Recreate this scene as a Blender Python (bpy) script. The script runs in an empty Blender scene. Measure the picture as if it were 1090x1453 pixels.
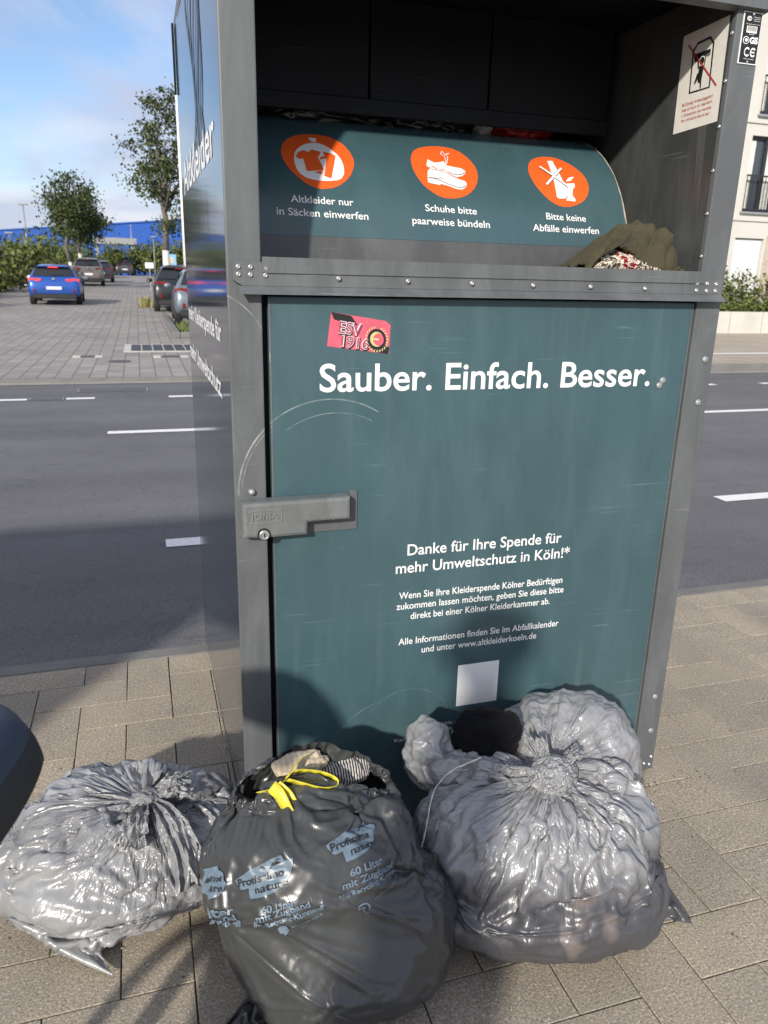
import bpy, bmesh, math, random, base64, lzma
import numpy as np
from mathutils import Vector, Matrix, noise

# ---------------------------------------------------------------- camera, sky, sun, exposure
scene = bpy.context.scene
COL = scene.collection
R = math.radians
cam = bpy.data.cameras.new("camera")
cam_ob = bpy.data.objects.new("camera", cam)
COL.objects.link(cam_ob)
_yaw, _pitch, _roll = 0.30928156, 0.29939526, 0.02359595
_cy, _sy, _cp, _sp = math.cos(_yaw), math.sin(_yaw), math.cos(_pitch), math.sin(_pitch)
_f = Vector((_sy * _cp, _cy * _cp, -_sp))
_r0 = Vector((_cy, -_sy, 0))
_u0 = _r0.cross(_f)
_r = _r0 * math.cos(_roll) + _u0 * math.sin(_roll)
_u = -_r0 * math.sin(_roll) + _u0 * math.cos(_roll)
CAM = Vector((-0.16432562, -1.53569595, 1.33592200))
cam_ob.matrix_world = Matrix(((_r.x, _u.x, -_f.x, CAM.x), (_r.y, _u.y, -_f.y, CAM.y), (_r.z, _u.z, -_f.z, CAM.z), (0, 0, 0, 1)))
cam.sensor_fit = 'VERTICAL'
cam.sensor_height = 24
cam.sensor_width = 18
cam.lens = 1075.8495 / 1453 * 24
cam.clip_start = 0.05
cam.clip_end = 3000
cam.dof.use_dof = True
cam.dof.focus_distance = 1.9
cam.dof.aperture_fstop = 5.0
scene.camera = cam_ob

SUN_AZ = 34.8      # travel direction of the light, degrees from +Y towards +X
SUN_EL = 24.8
sun = bpy.data.lights.new("sun", 'SUN')
sun.energy = 3.9
sun.angle = R(1.8)
sun.color = (1.0, 0.93, 0.83)
sun_ob = bpy.data.objects.new("sun", sun)
COL.objects.link(sun_ob)
sun_ob.rotation_euler = Vector((math.sin(R(SUN_AZ)) * math.cos(R(SUN_EL)), math.cos(R(SUN_AZ)) * math.cos(R(SUN_EL)), -math.sin(R(SUN_EL)))).to_track_quat('-Z', 'Y').to_euler()

world = bpy.data.worlds.new("World")
scene.world = world
world.use_nodes = True
wt = world.node_tree
wt.nodes.clear()
def WN(t, **k):
    n = wt.nodes.new(t)
    for a, b in k.items(): setattr(n, a, b)
    return n
w_out = WN('ShaderNodeOutputWorld')
w_bg = WN('ShaderNodeBackground')
w_bg.inputs['Strength'].default_value = 0.15
w_sky = WN('ShaderNodeTexSky', sky_type='NISHITA')
w_sky.sun_disc = False
w_sky.sun_elevation = R(SUN_EL)
w_sky.sun_rotation = R(180 + SUN_AZ)
w_sky.air_density = 1.0
w_sky.dust_density = 0.6
w_sky.ozone_density = 1.6
w_tc = WN('ShaderNodeTexCoord')
w_sep = WN('ShaderNodeSeparateXYZ')
wt.links.new(w_tc.outputs['Generated'], w_sep.inputs[0])
w_add = WN('ShaderNodeMath', operation='ADD'); w_add.inputs[1].default_value = 0.22
wt.links.new(w_sep.outputs['Z'], w_add.inputs[0])
w_max = WN('ShaderNodeMath', operation='MAXIMUM'); w_max.inputs[1].default_value = 0.05
wt.links.new(w_add.outputs[0], w_max.inputs[0])
w_dx = WN('ShaderNodeMath', operation='DIVIDE'); w_dy = WN('ShaderNodeMath', operation='DIVIDE')
for nd, ax in ((w_dx, 'X'), (w_dy, 'Y')):
    wt.links.new(w_sep.outputs[ax], nd.inputs[0]); wt.links.new(w_max.outputs[0], nd.inputs[1])
w_cmb = WN('ShaderNodeCombineXYZ')
wt.links.new(w_dx.outputs[0], w_cmb.inputs[0]); wt.links.new(w_dy.outputs[0], w_cmb.inputs[1])
w_cmb.inputs[2].default_value = 3.7
w_n = WN('ShaderNodeTexNoise'); w_n.inputs['Scale'].default_value = 1.15; w_n.inputs['Detail'].default_value = 9; w_n.inputs['Roughness'].default_value = 0.55
w_n.inputs['Distortion'].default_value = 0.35
wt.links.new(w_cmb.outputs[0], w_n.inputs['Vector'])
w_r = WN('ShaderNodeValToRGB')
w_r.color_ramp.elements[0].position = 0.31; w_r.color_ramp.elements[0].color = (0, 0, 0, 1)
w_r.color_ramp.elements[1].position = 0.50; w_r.color_ramp.elements[1].color = (1, 1, 1, 1)
wt.links.new(w_n.outputs['Fac'], w_r.inputs[0])
w_n2 = WN('ShaderNodeTexNoise'); w_n2.inputs['Scale'].default_value = 2.6; w_n2.inputs['Detail'].default_value = 6
wt.links.new(w_cmb.outputs[0], w_n2.inputs['Vector'])
w_cc = WN('ShaderNodeMix', data_type='RGBA')
w_cc.inputs['A'].default_value = (3.0, 3.25, 4.2, 1); w_cc.inputs['B'].default_value = (4.6, 4.6, 5.0, 1)
w_r2 = WN('ShaderNodeValToRGB'); w_r2.color_ramp.elements[0].position = .38; w_r2.color_ramp.elements[1].position = .66
wt.links.new(w_n2.outputs['Fac'], w_r2.inputs[0]); wt.links.new(w_r2.outputs[0], w_cc.inputs['Factor'])
w_mul = WN('ShaderNodeMath', operation='MULTIPLY'); w_mul.inputs[1].default_value = 0.85
wt.links.new(w_r.outputs[0], w_mul.inputs[0])
w_mix = WN('ShaderNodeMix', data_type='RGBA')
wt.links.new(w_mul.outputs[0], w_mix.inputs['Factor'])
w_sc = WN('ShaderNodeMix', data_type='RGBA', blend_type='MULTIPLY'); w_sc.inputs['Factor'].default_value = 1
w_sc.inputs['B'].default_value = (.76, .79, .88, 1)
wt.links.new(w_sky.outputs[0], w_sc.inputs['A'])
wt.links.new(w_sc.outputs['Result'], w_mix.inputs['A']); wt.links.new(w_cc.outputs['Result'], w_mix.inputs['B'])
wt.links.new(w_mix.outputs['Result'], w_bg.inputs['Color'])
wt.links.new(w_bg.outputs[0], w_out.inputs[0])

vs_ = scene.view_settings
vs_.view_transform = 'Standard'
vs_.look = 'None'
vs_.exposure = 0.34
vs_.gamma = 1
vs_.use_curve_mapping = False

# ---------------------------------------------------------------- materials
def srgb(r, g, b):
    f = lambda c: ((c / 255) / 12.92 if c / 255 < .04045 else ((c / 255 + .055) / 1.055) ** 2.4)
    return (f(r), f(g), f(b), 1)

class M:
    """a procedural material being put together"""
    def __init__(s, name, color, rough=.5, metal=0, spec=.5):
        s.m = bpy.data.materials.new(name); s.m.use_nodes = True
        s.t = s.m.node_tree; s.b = s.t.nodes['Principled BSDF']
        c = color if len(color) == 4 else (*color, 1)
        s.b.inputs['Base Color'].default_value = c
        s.b.inputs['Roughness'].default_value = rough
        s.b.inputs['Metallic'].default_value = metal
        s.b.inputs['Specular IOR Level'].default_value = spec
        s.col = None; s.c0 = c
    def n(s, t, **k):
        x = s.t.nodes.new(t)
        for a, b in k.items():
            if a in x.inputs.keys(): x.inputs[a].default_value = b
            else: setattr(x, a, b)
        return x
    def l(s, a, b): s.t.links.new(a, b)
    def coord(s, obj=True, scale=None):
        tc = s.n('ShaderNodeTexCoord'); o = tc.outputs['Object' if obj else 'Generated']
        if scale:
            mp = s.n('ShaderNodeMapping'); mp.inputs['Scale'].default_value = scale; s.l(o, mp.inputs[0]); o = mp.outputs[0]
        return o
    def pos(s): return s.n('ShaderNodeNewGeometry').outputs['Position']
    def noise(s, scale, detail=4, rough=.6, vec=None, dist=0):
        x = s.n('ShaderNodeTexNoise'); x.inputs['Scale'].default_value = scale; x.inputs['Detail'].default_value = detail; x.inputs['Roughness'].default_value = rough
        x.inputs['Distortion'].default_value = dist
        s.l(vec if vec is not None else s.coord(), x.inputs['Vector']); return x.outputs['Fac']
    def ramp(s, fac, stops):
        x = s.n('ShaderNodeValToRGB'); e = x.color_ramp.elements
        while len(e) < len(stops): e.new(.5)
        for el, (p, c) in zip(e, stops):
            el.position = p; el.color = c if isinstance(c, tuple) else (c, c, c, 1)
        s.l(fac, x.inputs[0]); return x.outputs[0]
    def mix(s, fac, a, b, mode='MIX'):
        x = s.n('ShaderNodeMix', data_type='RGBA', blend_type=mode)
        for v, k in ((fac, 'Factor'), (a, 'A'), (b, 'B')):
            if hasattr(v, 'is_output'): s.l(v, x.inputs[k])
            else: x.inputs[k].default_value = v
        return x.outputs['Result']
    def math(s, op, a, b=0.0, c=0.0):
        x = s.n('ShaderNodeMath', operation=op)
        for i, v in enumerate((a, b, c)):
            if hasattr(v, 'is_output'): s.l(v, x.inputs[i])
            else: x.inputs[i].default_value = v
        return x.outputs[0]
    def base(s): return s.col if s.col is not None else s.c0
    def setc(s, o): s.col = o; s.l(o, s.b.inputs['Base Color']); return s
    def setr(s, o): s.l(o, s.b.inputs['Roughness']); return s
    def vary(s, scale, amt, detail=5, vec=None):
        f = s.noise(scale, detail, vec=vec)
        g = s.ramp(f, [(.3, 1 - amt), (.7, 1 + amt)])
        return s.setc(s.mix(1.0, s.base(), g, 'MULTIPLY'))
    def bump(s, h, strength=.3, dist=.01, prev=None):
        x = s.n('ShaderNodeBump'); x.inputs['Strength'].default_value = strength; x.inputs['Distance'].default_value = dist
        s.l(h, x.inputs['Height'])
        if prev is not None: s.l(prev, x.inputs['Normal'])
        s.l(x.outputs[0], s.b.inputs['Normal']); return x.outputs[0]

def simple(name, color, rough=.5, metal=0, spec=.5, vary=.0, vs=8):
    m = M(name, color, rough, metal, spec)
    if vary: m.vary(vs, vary)
    return m.m

# ---------------------------------------------------------------- object helpers
WLOC = {}
def wloc(o):
    return WLOC.get(o.name, Vector((0, 0, 0)))
def tag(o, label=None, cat=None, group=None, kind=None):
    if label: o['label'] = label
    if cat: o['category'] = cat
    if group: o['group'] = group
    if kind: o['kind'] = kind
    return o
def thing(name, label, cat, loc=(0, 0, 0), group=None):
    o = bpy.data.objects.new(name, None); COL.objects.link(o)
    o.empty_display_size = .1; o.location = loc; WLOC[o.name] = Vector(loc)
    return tag(o, label, cat, group)
def link(name, me, parent=None, local=False):
    """an object from a mesh in world coordinates (or in the parent's own)"""
    o = bpy.data.objects.new(name, me); COL.objects.link(o)
    if parent is not None:
        o.parent = parent
        if not local: o.location = -wloc(parent)
        WLOC[o.name] = Vector((0, 0, 0)) if not local else wloc(parent)
    else: WLOC[o.name] = Vector((0, 0, 0))
    return o
def mesh(name, V, F, mat=None, smooth=False):
    me = bpy.data.meshes.new(name)
    me.from_pydata([tuple(v) for v in V], [], [tuple(f) for f in F]); me.update()
    if mat is not None: me.materials.append(mat)
    if smooth: me.shade_smooth()
    return me
def ob(name, V, F, mat, parent=None, smooth=False, local=False):
    return link(name, mesh(name, V, F, mat, smooth), parent, local)
def bm_ob(name, bm, mat, parent=None, smooth=False, local=False):
    me = bpy.data.meshes.new(name); bm.normal_update(); bm.to_mesh(me); bm.free()
    for m_ in (mat if isinstance(mat, (list, tuple)) else [mat]): me.materials.append(m_)
    if smooth: me.shade_smooth()
    return link(name, me, parent, local)
def bx(bm, x0, x1, y0, y1, z0, z1, bevel=0, seg=1):
    vs = [bm.verts.new(p) for p in ((x0, y0, z0), (x1, y0, z0), (x1, y1, z0), (x0, y1, z0), (x0, y0, z1), (x1, y0, z1), (x1, y1, z1), (x0, y1, z1))]
    fs = [bm.faces.new([vs[i] for i in f]) for f in ((0, 3, 2, 1), (4, 5, 6, 7), (0, 1, 5, 4), (1, 2, 6, 5), (2, 3, 7, 6), (3, 0, 4, 7))]
    if bevel:
        es = list({e for f in fs for e in f.edges})
        bmesh.ops.bevel(bm, geom=es, offset=bevel, segments=seg, affect='EDGES', profile=.6)
    return vs
def box(name, x0, x1, y0, y1, z0, z1, mat, parent=None, bevel=0, seg=1, local=False):
    bm = bmesh.new(); bx(bm, x0, x1, y0, y1, z0, z1, bevel, seg)
    return bm_ob(name, bm, mat, parent, local=local)
def tube(bm, pts, rad, n=8, caps=True):
    pts = [Vector(p) for p in pts]; rings = []
    rad = rad if isinstance(rad, (list, tuple)) else [rad] * len(pts)
    up = None
    for i, p in enumerate(pts):
        d = (pts[min(i + 1, len(pts) - 1)] - pts[max(i - 1, 0)]).normalized()
        if up is None: up = d.orthogonal().normalized()
        else:
            up = up - d * up.dot(d)
            up = up.normalized() if up.length > 1e-6 else d.orthogonal().normalized()
        s = d.cross(up)
        rings.append([bm.verts.new(p + (up * math.cos(2 * math.pi * k / n) + s * math.sin(2 * math.pi * k / n)) * rad[i]) for k in range(n)])
    for a, b in zip(rings, rings[1:]):
        for k in range(n): bm.faces.new((a[k], a[(k + 1) % n], b[(k + 1) % n], b[k]))
    if caps:
        bm.faces.new(rings[0][::-1]); bm.faces.new(rings[-1])
def lathe(bm, prof, n=20, M4=None):
    """revolve (radius, height) pairs about z, then place with a matrix"""
    M4 = M4 or Matrix(); rings = []
    for r, h in prof:
        rings.append([bm.verts.new(M4 @ Vector((r * math.cos(2 * math.pi * k / n), r * math.sin(2 * math.pi * k / n), h))) for k in range(n)])
    for a, b in zip(rings, rings[1:]):
        for k in range(n): bm.faces.new((a[k], a[(k + 1) % n], b[(k + 1) % n], b[k]))
    bm.faces.new(rings[0][::-1]); bm.faces.new(rings[-1])
def prism(bm, poly, fn, d0, d1):
    """polygon (a, b) extruded between two depths, placed by fn(a, b, d)"""
    A = [bm.verts.new(fn(a, b, d0)) for a, b in poly]; B = [bm.verts.new(fn(a, b, d1)) for a, b in poly]
    bm.faces.new(A); bm.faces.new(B[::-1])
    for i in range(len(poly)):
        j = (i + 1) % len(poly); bm.faces.new((A[j], A[i], B[i], B[j]))
    bmesh.ops.recalc_face_normals(bm, faces=bm.faces)
def dup(o, loc=None, parent=None):
    c = o.copy(); COL.objects.link(c)
    if parent is not None: c.parent = parent
    if loc is not None: c.location = loc
    for ch in list(o.children): dup(ch, None, c)
    return c

_txt = {}
def glyphs(body, bold=.012):
    """a line of lettering as a flat mesh: x runs 0..1 over its width, y is in cap heights"""
    if (body, bold) in _txt: return _txt[(body, bold)]
    c = bpy.data.curves.new('lettering_outline', 'FONT'); c.body = body; c.offset = bold; c.resolution_u = 4
    o = bpy.data.objects.new('lettering_outline', c); COL.objects.link(o)
    dg = bpy.context.evaluated_depsgraph_get(); dg.update()
    me = o.evaluated_get(dg).to_mesh()
    V = np.array([v.co[:2] for v in me.vertices]); F = [tuple(p.vertices) for p in me.polygons]
    o.evaluated_get(dg).to_mesh_clear()
    bpy.data.objects.remove(o); bpy.data.curves.remove(c)
    x0, x1 = V[:, 0].min(), V[:, 0].max()
    W = (V[:, 0] - x0) / (x1 - x0); H = V[:, 1] / .69
    _txt[(body, bold)] = (np.stack([W, H], 1), F, (x1 - x0) / .69)
    return _txt[(body, bold)]
def lettering(body, fn, mat, parent, bold=.012, name='lettering'):
    """fn maps (x 0..1, y in cap heights) to a point of the surface"""
    V, F, _ = glyphs(body, bold)
    return ob(name, [fn(a, b) for a, b in V], F, mat, parent)
def shape2d(name, poly, fn, mat, parent, cut=None):
    """a flat outline laid on a surface through fn(a, b); cut = step at which it is sliced so that it can bend"""
    bm = bmesh.new(); vs = [bm.verts.new((a, b, 0)) for a, b in poly]; bm.faces.new(vs)
    if cut:
        b0 = min(p[1] for p in poly); b1 = max(p[1] for p in poly); k = b0 + cut
        while k < b1:
            bmesh.ops.bisect_plane(bm, geom=bm.verts[:] + bm.edges[:] + bm.faces[:], plane_co=(0, k, 0), plane_no=(0, 1, 0)); k += cut
    bmesh.ops.triangulate(bm, faces=bm.faces[:])
    for v in bm.verts: v.co = fn(v.co.x, v.co.y)
    return bm_ob(name, bm, mat, parent)
def strip2d(name, pts, w, fn, mat, parent):
    bm = bmesh.new(); prev = None
    P = [Vector(p) for p in pts]
    for i, p in enumerate(P):
        d = (P[min(i + 1, len(P) - 1)] - P[max(i - 1, 0)]); d = d.normalized() if d.length else Vector((1, 0)); n_ = Vector((-d.y, d.x)) * w / 2
        a, b = p + n_, p - n_
        cur = (bm.verts.new(fn(a.x, a.y)), bm.verts.new(fn(b.x, b.y)))
        if prev: bm.faces.new((prev[0], prev[1], cur[1], cur[0]))
        prev = cur
    return bm_ob(name, bm, mat, parent)
def circle2d(c, r, n=28, ry=None): return [(c[0] + r * math.cos(2 * math.pi * k / n), c[1] + (ry or r) * math.sin(2 * math.pi * k / n)) for k in range(n)]
# ================================================================ THE SETTING
rng = np.random.default_rng(11)
random.seed(5)
KERB_Y0, KERB_Y1 = 1.056, 1.135          # near kerb
ROAD_Z = -0.03
FAR_Y = 8.95

# --- ground out to the horizon
m = M('grass_verge', (.085, .10, .04), .95); m.vary(.6, .35); m.vary(14, .3)
ob('ground', [(-900, -500, -.09), (900, -500, -.09), (900, 1500, -.09), (-900, 1500, -.09)], [(0, 1, 2, 3)], m.m)['kind'] = 'structure'

# --- road
m = M('asphalt', (.140, .141, .146), .85, spec=.3)
p_ = m.pos()
big = m.noise(.55, 4, vec=p_)
mpr = m.n('ShaderNodeMapping'); mpr.inputs['Scale'].default_value = (.06, 1.5, 1); m.l(p_, mpr.inputs[0]); trk = m.noise(1.0, 4, vec=mpr.outputs[0])
m.setc(m.mix(1.0, m.base(), m.ramp(trk, [(.35, .88), (.65, 1.09)]), 'MULTIPLY'))
crk = m.noise(1.3, 6, .6, vec=p_, dist=1.5)
m.setc(m.mix(m.ramp(m.math('ABSOLUTE', m.math('SUBTRACT', crk, .5)), [(.0, .45), (.006, 0.0)]), m.base(), (.05, .05, .055, 1)))
m.setc(m.mix(1.0, m.base(), m.ramp(big, [(.3, .86), (.7, 1.12)]), 'MULTIPLY'))
grain = m.noise(210, 3, .7, vec=p_)
m.setc(m.mix(1.0, m.base(), m.ramp(grain, [(.32, .62), (.5, 1.0), (.68, 1.5)]), 'MULTIPLY'))
vor = m.n('ShaderNodeTexVoronoi'); vor.inputs['Scale'].default_value = 26; m.l(p_, vor.inputs['Vector'])
m.setc(m.mix(m.ramp(vor.outputs['Distance'], [(.035, .8), (.06, 0.0)]), m.base(), (.62, .62, .6, 1)))
sx = m.n('ShaderNodeSeparateXYZ'); m.l(p_, sx.inputs[0])
# shade over the strip next to the kerb, painted darker and bluer into the asphalt
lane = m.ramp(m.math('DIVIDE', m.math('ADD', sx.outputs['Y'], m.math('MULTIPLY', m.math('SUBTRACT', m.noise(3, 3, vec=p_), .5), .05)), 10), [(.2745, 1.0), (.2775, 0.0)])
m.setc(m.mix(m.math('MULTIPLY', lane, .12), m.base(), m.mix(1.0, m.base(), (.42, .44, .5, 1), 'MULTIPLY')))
m.bump(grain, .5, .006)
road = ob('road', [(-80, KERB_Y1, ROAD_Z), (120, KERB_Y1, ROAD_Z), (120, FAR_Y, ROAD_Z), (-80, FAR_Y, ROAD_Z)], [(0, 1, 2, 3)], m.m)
road['kind'] = 'structure'

# --- road markings (thin painted sheets)
m = M('road_paint', (.78, .78, .76), .6); m.vary(30, .10); PAINT = m.m
bm = bmesh.new()
def mark(x0, x1, y, w=.12, sk=0.0):
    z = ROAD_Z + .004
    bm.faces.new([bm.verts.new(p) for p in ((x0, y - w / 2, z), (x1, y - w / 2, z), (x1 + sk, y + w / 2, z), (x0 + sk, y + w / 2, z))])
for x0, x1 in ((-9, -6), (-5.0, -1.40), (-1.00, -.70), (.10, 3.1), (4.6, 7.72), (8.52, 11.5), (13, 16)): mark(x0, x1, 7.55, .12)
mark(-.50, 60, 5.50, .12)
for x0, x1 in ((-7.5, -4.5), (-.11, 2.3), (3.46, 6.4), (9.5, 12.5)): mark(x0, x1, 2.40 + .012 * x0, .125)
for a, b, c, d in ():
    z = ROAD_Z + .004; bm.faces.new([bm.verts.new(p) for p in ((a, c, z), (b, c, z), (b, d, z), (a, d, z))])
mk = bm_ob('road_marking', bm, PAINT); mk['kind'] = 'structure'
FAINT = simple('faint_paint', (.24, .24, .24), .8, vary=.3, vs=20)
for x0, x1, y0, y1, lb in ((-1.38, -1.02, 7.46, 7.64, 'flat square cover let into the dashed line of the far lane'), (-.92, -.12, 8.02, 8.32, 'flat square cover in the asphalt between dashed line and far kerb')):
    t = thing('utility_cover', lb, 'manhole cover', (x0, y0, ROAD_Z))
    z = ROAD_Z + .003
    ob('cover', [(x0, y0, z), (x1, y0, z), (x1, y1, z), (x0, y1, z)], [(0, 1, 2, 3)], m_cov := simple('cover_asphalt', (.10, .10, .108), .85, vary=.15, vs=60), t)
    bm = bmesh.new()
    for a, b, c, d in ((x0, x0 + .018, y0, y1), (x1 - .018, x1, y0, y1), (x0 + .05, x1 - .05, y1 - .012, y1), ((x0 + x1) / 2 - .06, (x0 + x1) / 2 + .06, (y0 + y1) / 2 - .012, (y0 + y1) / 2 + .012)):
        bm.faces.new([bm.verts.new(p) for p in ((a, c, z + .003), (b, c, z + .003), (b, d, z + .003), (a, d, z + .003))])
    bm_ob('cover_frame', bm, FAINT, t)

# --- near kerb: flush stones
m = M('kerb_stone', (.17, .165, .155), .85); m.vary(5, .15); m.vary(160, .3); KERBM = m.m
bm = bmesh.new()
x = -30.0
k = 0
while x < 40:
    L_ = 1.0
    if -3 < x < 5: bx(bm, x + .003, x + L_ - .003, KERB_Y0 + .004, KERB_Y1, -.12, .001 + .001 * math.sin(k * 2.3), .006)
    elif x in (-30.0,): bx(bm, -30, -3.003, KERB_Y0 + .004, KERB_Y1, -.12, .0)
    x += L_; k += 1
bx(bm, 5.003, 40, KERB_Y0 + .004, KERB_Y1, -.12, .0)
for v in bm.verts: v.co.x += .07
bm_ob('kerb', bm, KERBM)['kind'] = 'structure'

# --- near pavement: herringbone blocks, 28 x 14 cm
m = M('paving_block', (.375, .328, .258), .9, spec=.3)
g = m.n('ShaderNodeNewGeometry'); p_ = g.outputs['Position']
m.setc(m.mix(1.0, m.base(), m.ramp(g.outputs['Random Per Island'], [(0, (.90, .905, .92, 1)), (1, (1.08, 1.07, 1.05, 1))]), 'MULTIPLY'))
stain = m.noise(1.7, 5, vec=p_)
m.setc(m.mix(1.0, m.base(), m.ramp(stain, [(.32, (.74, .75, .78, 1)), (.6, (1.05, 1.04, 1.02, 1))]), 'MULTIPLY'))
sp = m.noise(185, 3, .8, vec=p_)
m.setc(m.mix(1.0, m.base(), m.ramp(sp, [(.28, .30), (.44, .86), (.55, 1.02), (.72, 2.1)]), 'MULTIPLY'))
vo = m.n('ShaderNodeTexVoronoi'); vo.inputs['Scale'].default_value = 140; m.l(p_, vo.inputs['Vector'])
m.setc(m.mix(m.ramp(vo.outputs['Distance'], [(.12, .55), (.2, 0.0)]), m.base(), (.075, .07, .065, 1)))
vo2 = m.n('ShaderNodeTexVoronoi'); vo2.inputs['Scale'].default_value = 62; m.l(p_, vo2.inputs['Vector'])
m.setc(m.mix(m.ramp(vo2.outputs['Distance'], [(.07, .85), (.11, 0.0)]), m.base(), (.66, .64, .6, 1)))
b1 = m.bump(sp, .55, .004)
PAV = m.m
m = M('joint_sand', (.040, .037, .030), .95); m.vary(60, .4)
green = m.noise(2.2, 4, vec=m.pos())
m.setc(m.mix(m.ramp(green, [(.56, 0.0), (.68, .8)]), m.base(), (.055, .085, .02, 1)))
ob('paving_bed', [(-3.2, -3.2, -.006), (4.6, -3.2, -.006), (4.6, KERB_Y0 + .004, -.006), (-3.2, KERB_Y0 + .004, -.006)], [(0, 1, 2, 3)], m.m)['kind'] = 'structure'
U = .1393
X0, Y0 = -.147, .508
bm = bmesh.new()
def paver(x0, x1, y0, y1):
    y1 = min(y1, KERB_Y0 + .002)
    if y1 - y0 < .02: return
    gp = .0015; bv = .0014
    x0 += gp; x1 -= gp; y0 += gp; y1 -= gp
    dz = random.gauss(0, .0008); tx = random.gauss(0, .0022); ty = random.gauss(0, .0022)
    mx, my = (x0 + x1) / 2, (y0 + y1) / 2
    def P(x, y, z): return bm.verts.new((x, y, z + dz + tx * (x - mx) + ty * (y - my)))
    j = lambda: random.uniform(-.0008, .0008)
    lo = [P(x + j(), y + j(), -.009) for x, y in ((x0, y0), (x1, y0), (x1, y1), (x0, y1))]
    md = [bm.verts.new(v.co + Vector((0, 0, .0078))) for v in lo]
    hi = [P(x + sx_ * bv, y + sy_ * bv, 0) for x, y, sx_, sy_ in ((x0, y0, 1, 1), (x1, y0, -1, 1), (x1, y1, -1, -1), (x0, y1, 1, -1))]
    bm.faces.new(hi)
    for A, B in ((lo, md), (md, hi)):
        for q in range(4): bm.faces.new((A[q], A[(q + 1) % 4], B[(q + 1) % 4], B[q]))
for i in range(-20, 33):
    for j in range(-24, 5):
        kk = (i + 1 + j) % 4
        x, y = X0 + U * i, Y0 + U * j
        if kk == 0: paver(x, x + 2 * U, y, y + U)
        elif kk == 2: paver(x, x + U, y, y + 2 * U)
bm_ob('pavement', bm, PAV)['kind'] = 'structure'
ms = M('far_paving', (.36, .325, .265), .9)
br = ms.n('ShaderNodeTexBrick'); br.inputs['Scale'].default_value = 1; br.inputs['Brick Width'].default_value = .28; br.inputs['Row Height'].default_value = .14; br.inputs['Mortar Size'].default_value = .006
br.inputs['Color1'].default_value = (.36, .325, .265, 1); br.inputs['Color2'].default_value = (.31, .285, .235, 1); br.inputs['Mortar'].default_value = (.12, .11, .09, 1)
ms.l(ms.pos(), br.inputs['Vector']); ms.setc(br.outputs['Color']); ms.vary(1.2, .12, vec=ms.pos()); ms.vary(150, .2, vec=ms.pos())
for nm, a, b in (('pavement', -80, -3.2), ('pavement', 4.6, 120)):
    ob(nm, [(a, -12, -.004), (b, -12, -.004), (b, KERB_Y0 + .004, -.004), (a, KERB_Y0 + .004, -.004)], [(0, 1, 2, 3)], ms.m)['kind'] = 'structure'
ob('pavement', [(-3.2, -12, -.004), (4.6, -12, -.004), (4.6, -3.2, -.004), (-3.2, -3.2, -.004)], [(0, 1, 2, 3)], ms.m)['kind'] = 'structure'

# grit, crumbs and shreds of leaf lying on the paving, gathered along the container's foot and the joints
V = []; F = []
for k in range(1500):
    if k % 3 == 0: x, y = random.uniform(-.1, 1.3), -abs(random.gauss(0, .06)) - .004
    elif k % 3 == 1: x, y = random.uniform(-1.0, 2.6), random.uniform(-.62, 1.0)
    else: x, y = X0 + U * random.randint(-6, 18) + random.gauss(0, .004), random.uniform(-.62, 1.0)
    if 0 < x < 1.15 and 0 < y < 1.15: continue
    s_ = random.choice((.0012, .0016, .002, .003)); a = random.uniform(0, 6.28); b = len(V)
    for q in range(4): V.append((x + s_ * math.cos(a + q * 1.57) * random.uniform(.6, 1.3), y + s_ * math.sin(a + q * 1.57) * random.uniform(.6, 1.3), .0012))
    V.append((x, y, .0012 + s_ * .8)); F += [(b, b + 1, b + 4), (b + 1, b + 2, b + 4), (b + 2, b + 3, b + 4), (b + 3, b, b + 4)]
m = M('grit', (.2, .18, .15), .9); g = m.n('ShaderNodeNewGeometry')
m.setc(m.ramp(g.outputs['Random Per Island'], [(0, (.03, .027, .022, 1)), (.5, (.20, .17, .12, 1)), (.8, (.45, .42, .36, 1)), (1, (.12, .14, .05, 1))]))
tag(ob('grit', V, F, m.m), kind='stuff')
# --- far kerb and far pavement
bm = bmesh.new()
bx(bm, -60, 3.0, FAR_Y, FAR_Y + .12, -.12, .012, .012)
bx(bm, 3.004, 110, FAR_Y, FAR_Y + .14, -.12, .085, .012)
bm_ob('kerb', bm, KERBM)['kind'] = 'structure'
m = M('gutter_strip', (.30, .28, .25), .9); m.vary(4, .15)
ob('gutter', [(-60, FAR_Y - .22, ROAD_Z + .005), (110, FAR_Y - .22, ROAD_Z + .005), (110, FAR_Y - .002, ROAD_Z + .005), (-60, FAR_Y - .002, ROAD_Z + .005)], [(0, 1, 2, 3)], m.m)['kind'] = 'structure'
mt = M('tan_paving', (.40, .345, .27), .9)
br = mt.n('ShaderNodeTexBrick'); br.inputs['Scale'].default_value = 1; br.inputs['Brick Width'].default_value = .3; br.inputs['Row Height'].default_value = .3; br.inputs['Mortar Size'].default_value = .008
br.inputs['Color1'].default_value = (.40, .345, .27, 1); br.inputs['Color2'].default_value = (.36, .315, .25, 1); br.inputs['Mortar'].default_value = (.2, .18, .15, 1)
mt.l(mt.pos(), br.inputs['Vector']); mt.setc(br.outputs['Color']); mt.vary(1.0, .12, vec=mt.pos())
ob('pavement', [(3.0, FAR_Y + .138, .08), (110, FAR_Y + .138, .08), (110, 16.2, .08), (3.0, 16.2, .08)], [(0, 1, 2, 3)], mt.m)['kind'] = 'structure'
ob('cycle_path_line', [(9.6, 10.65, .086), (40, 10.65, .086), (40, 10.85, .086), (10.3, 10.85, .086)], [(0, 1, 2, 3)], PAINT)['kind'] = 'structure'

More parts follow.
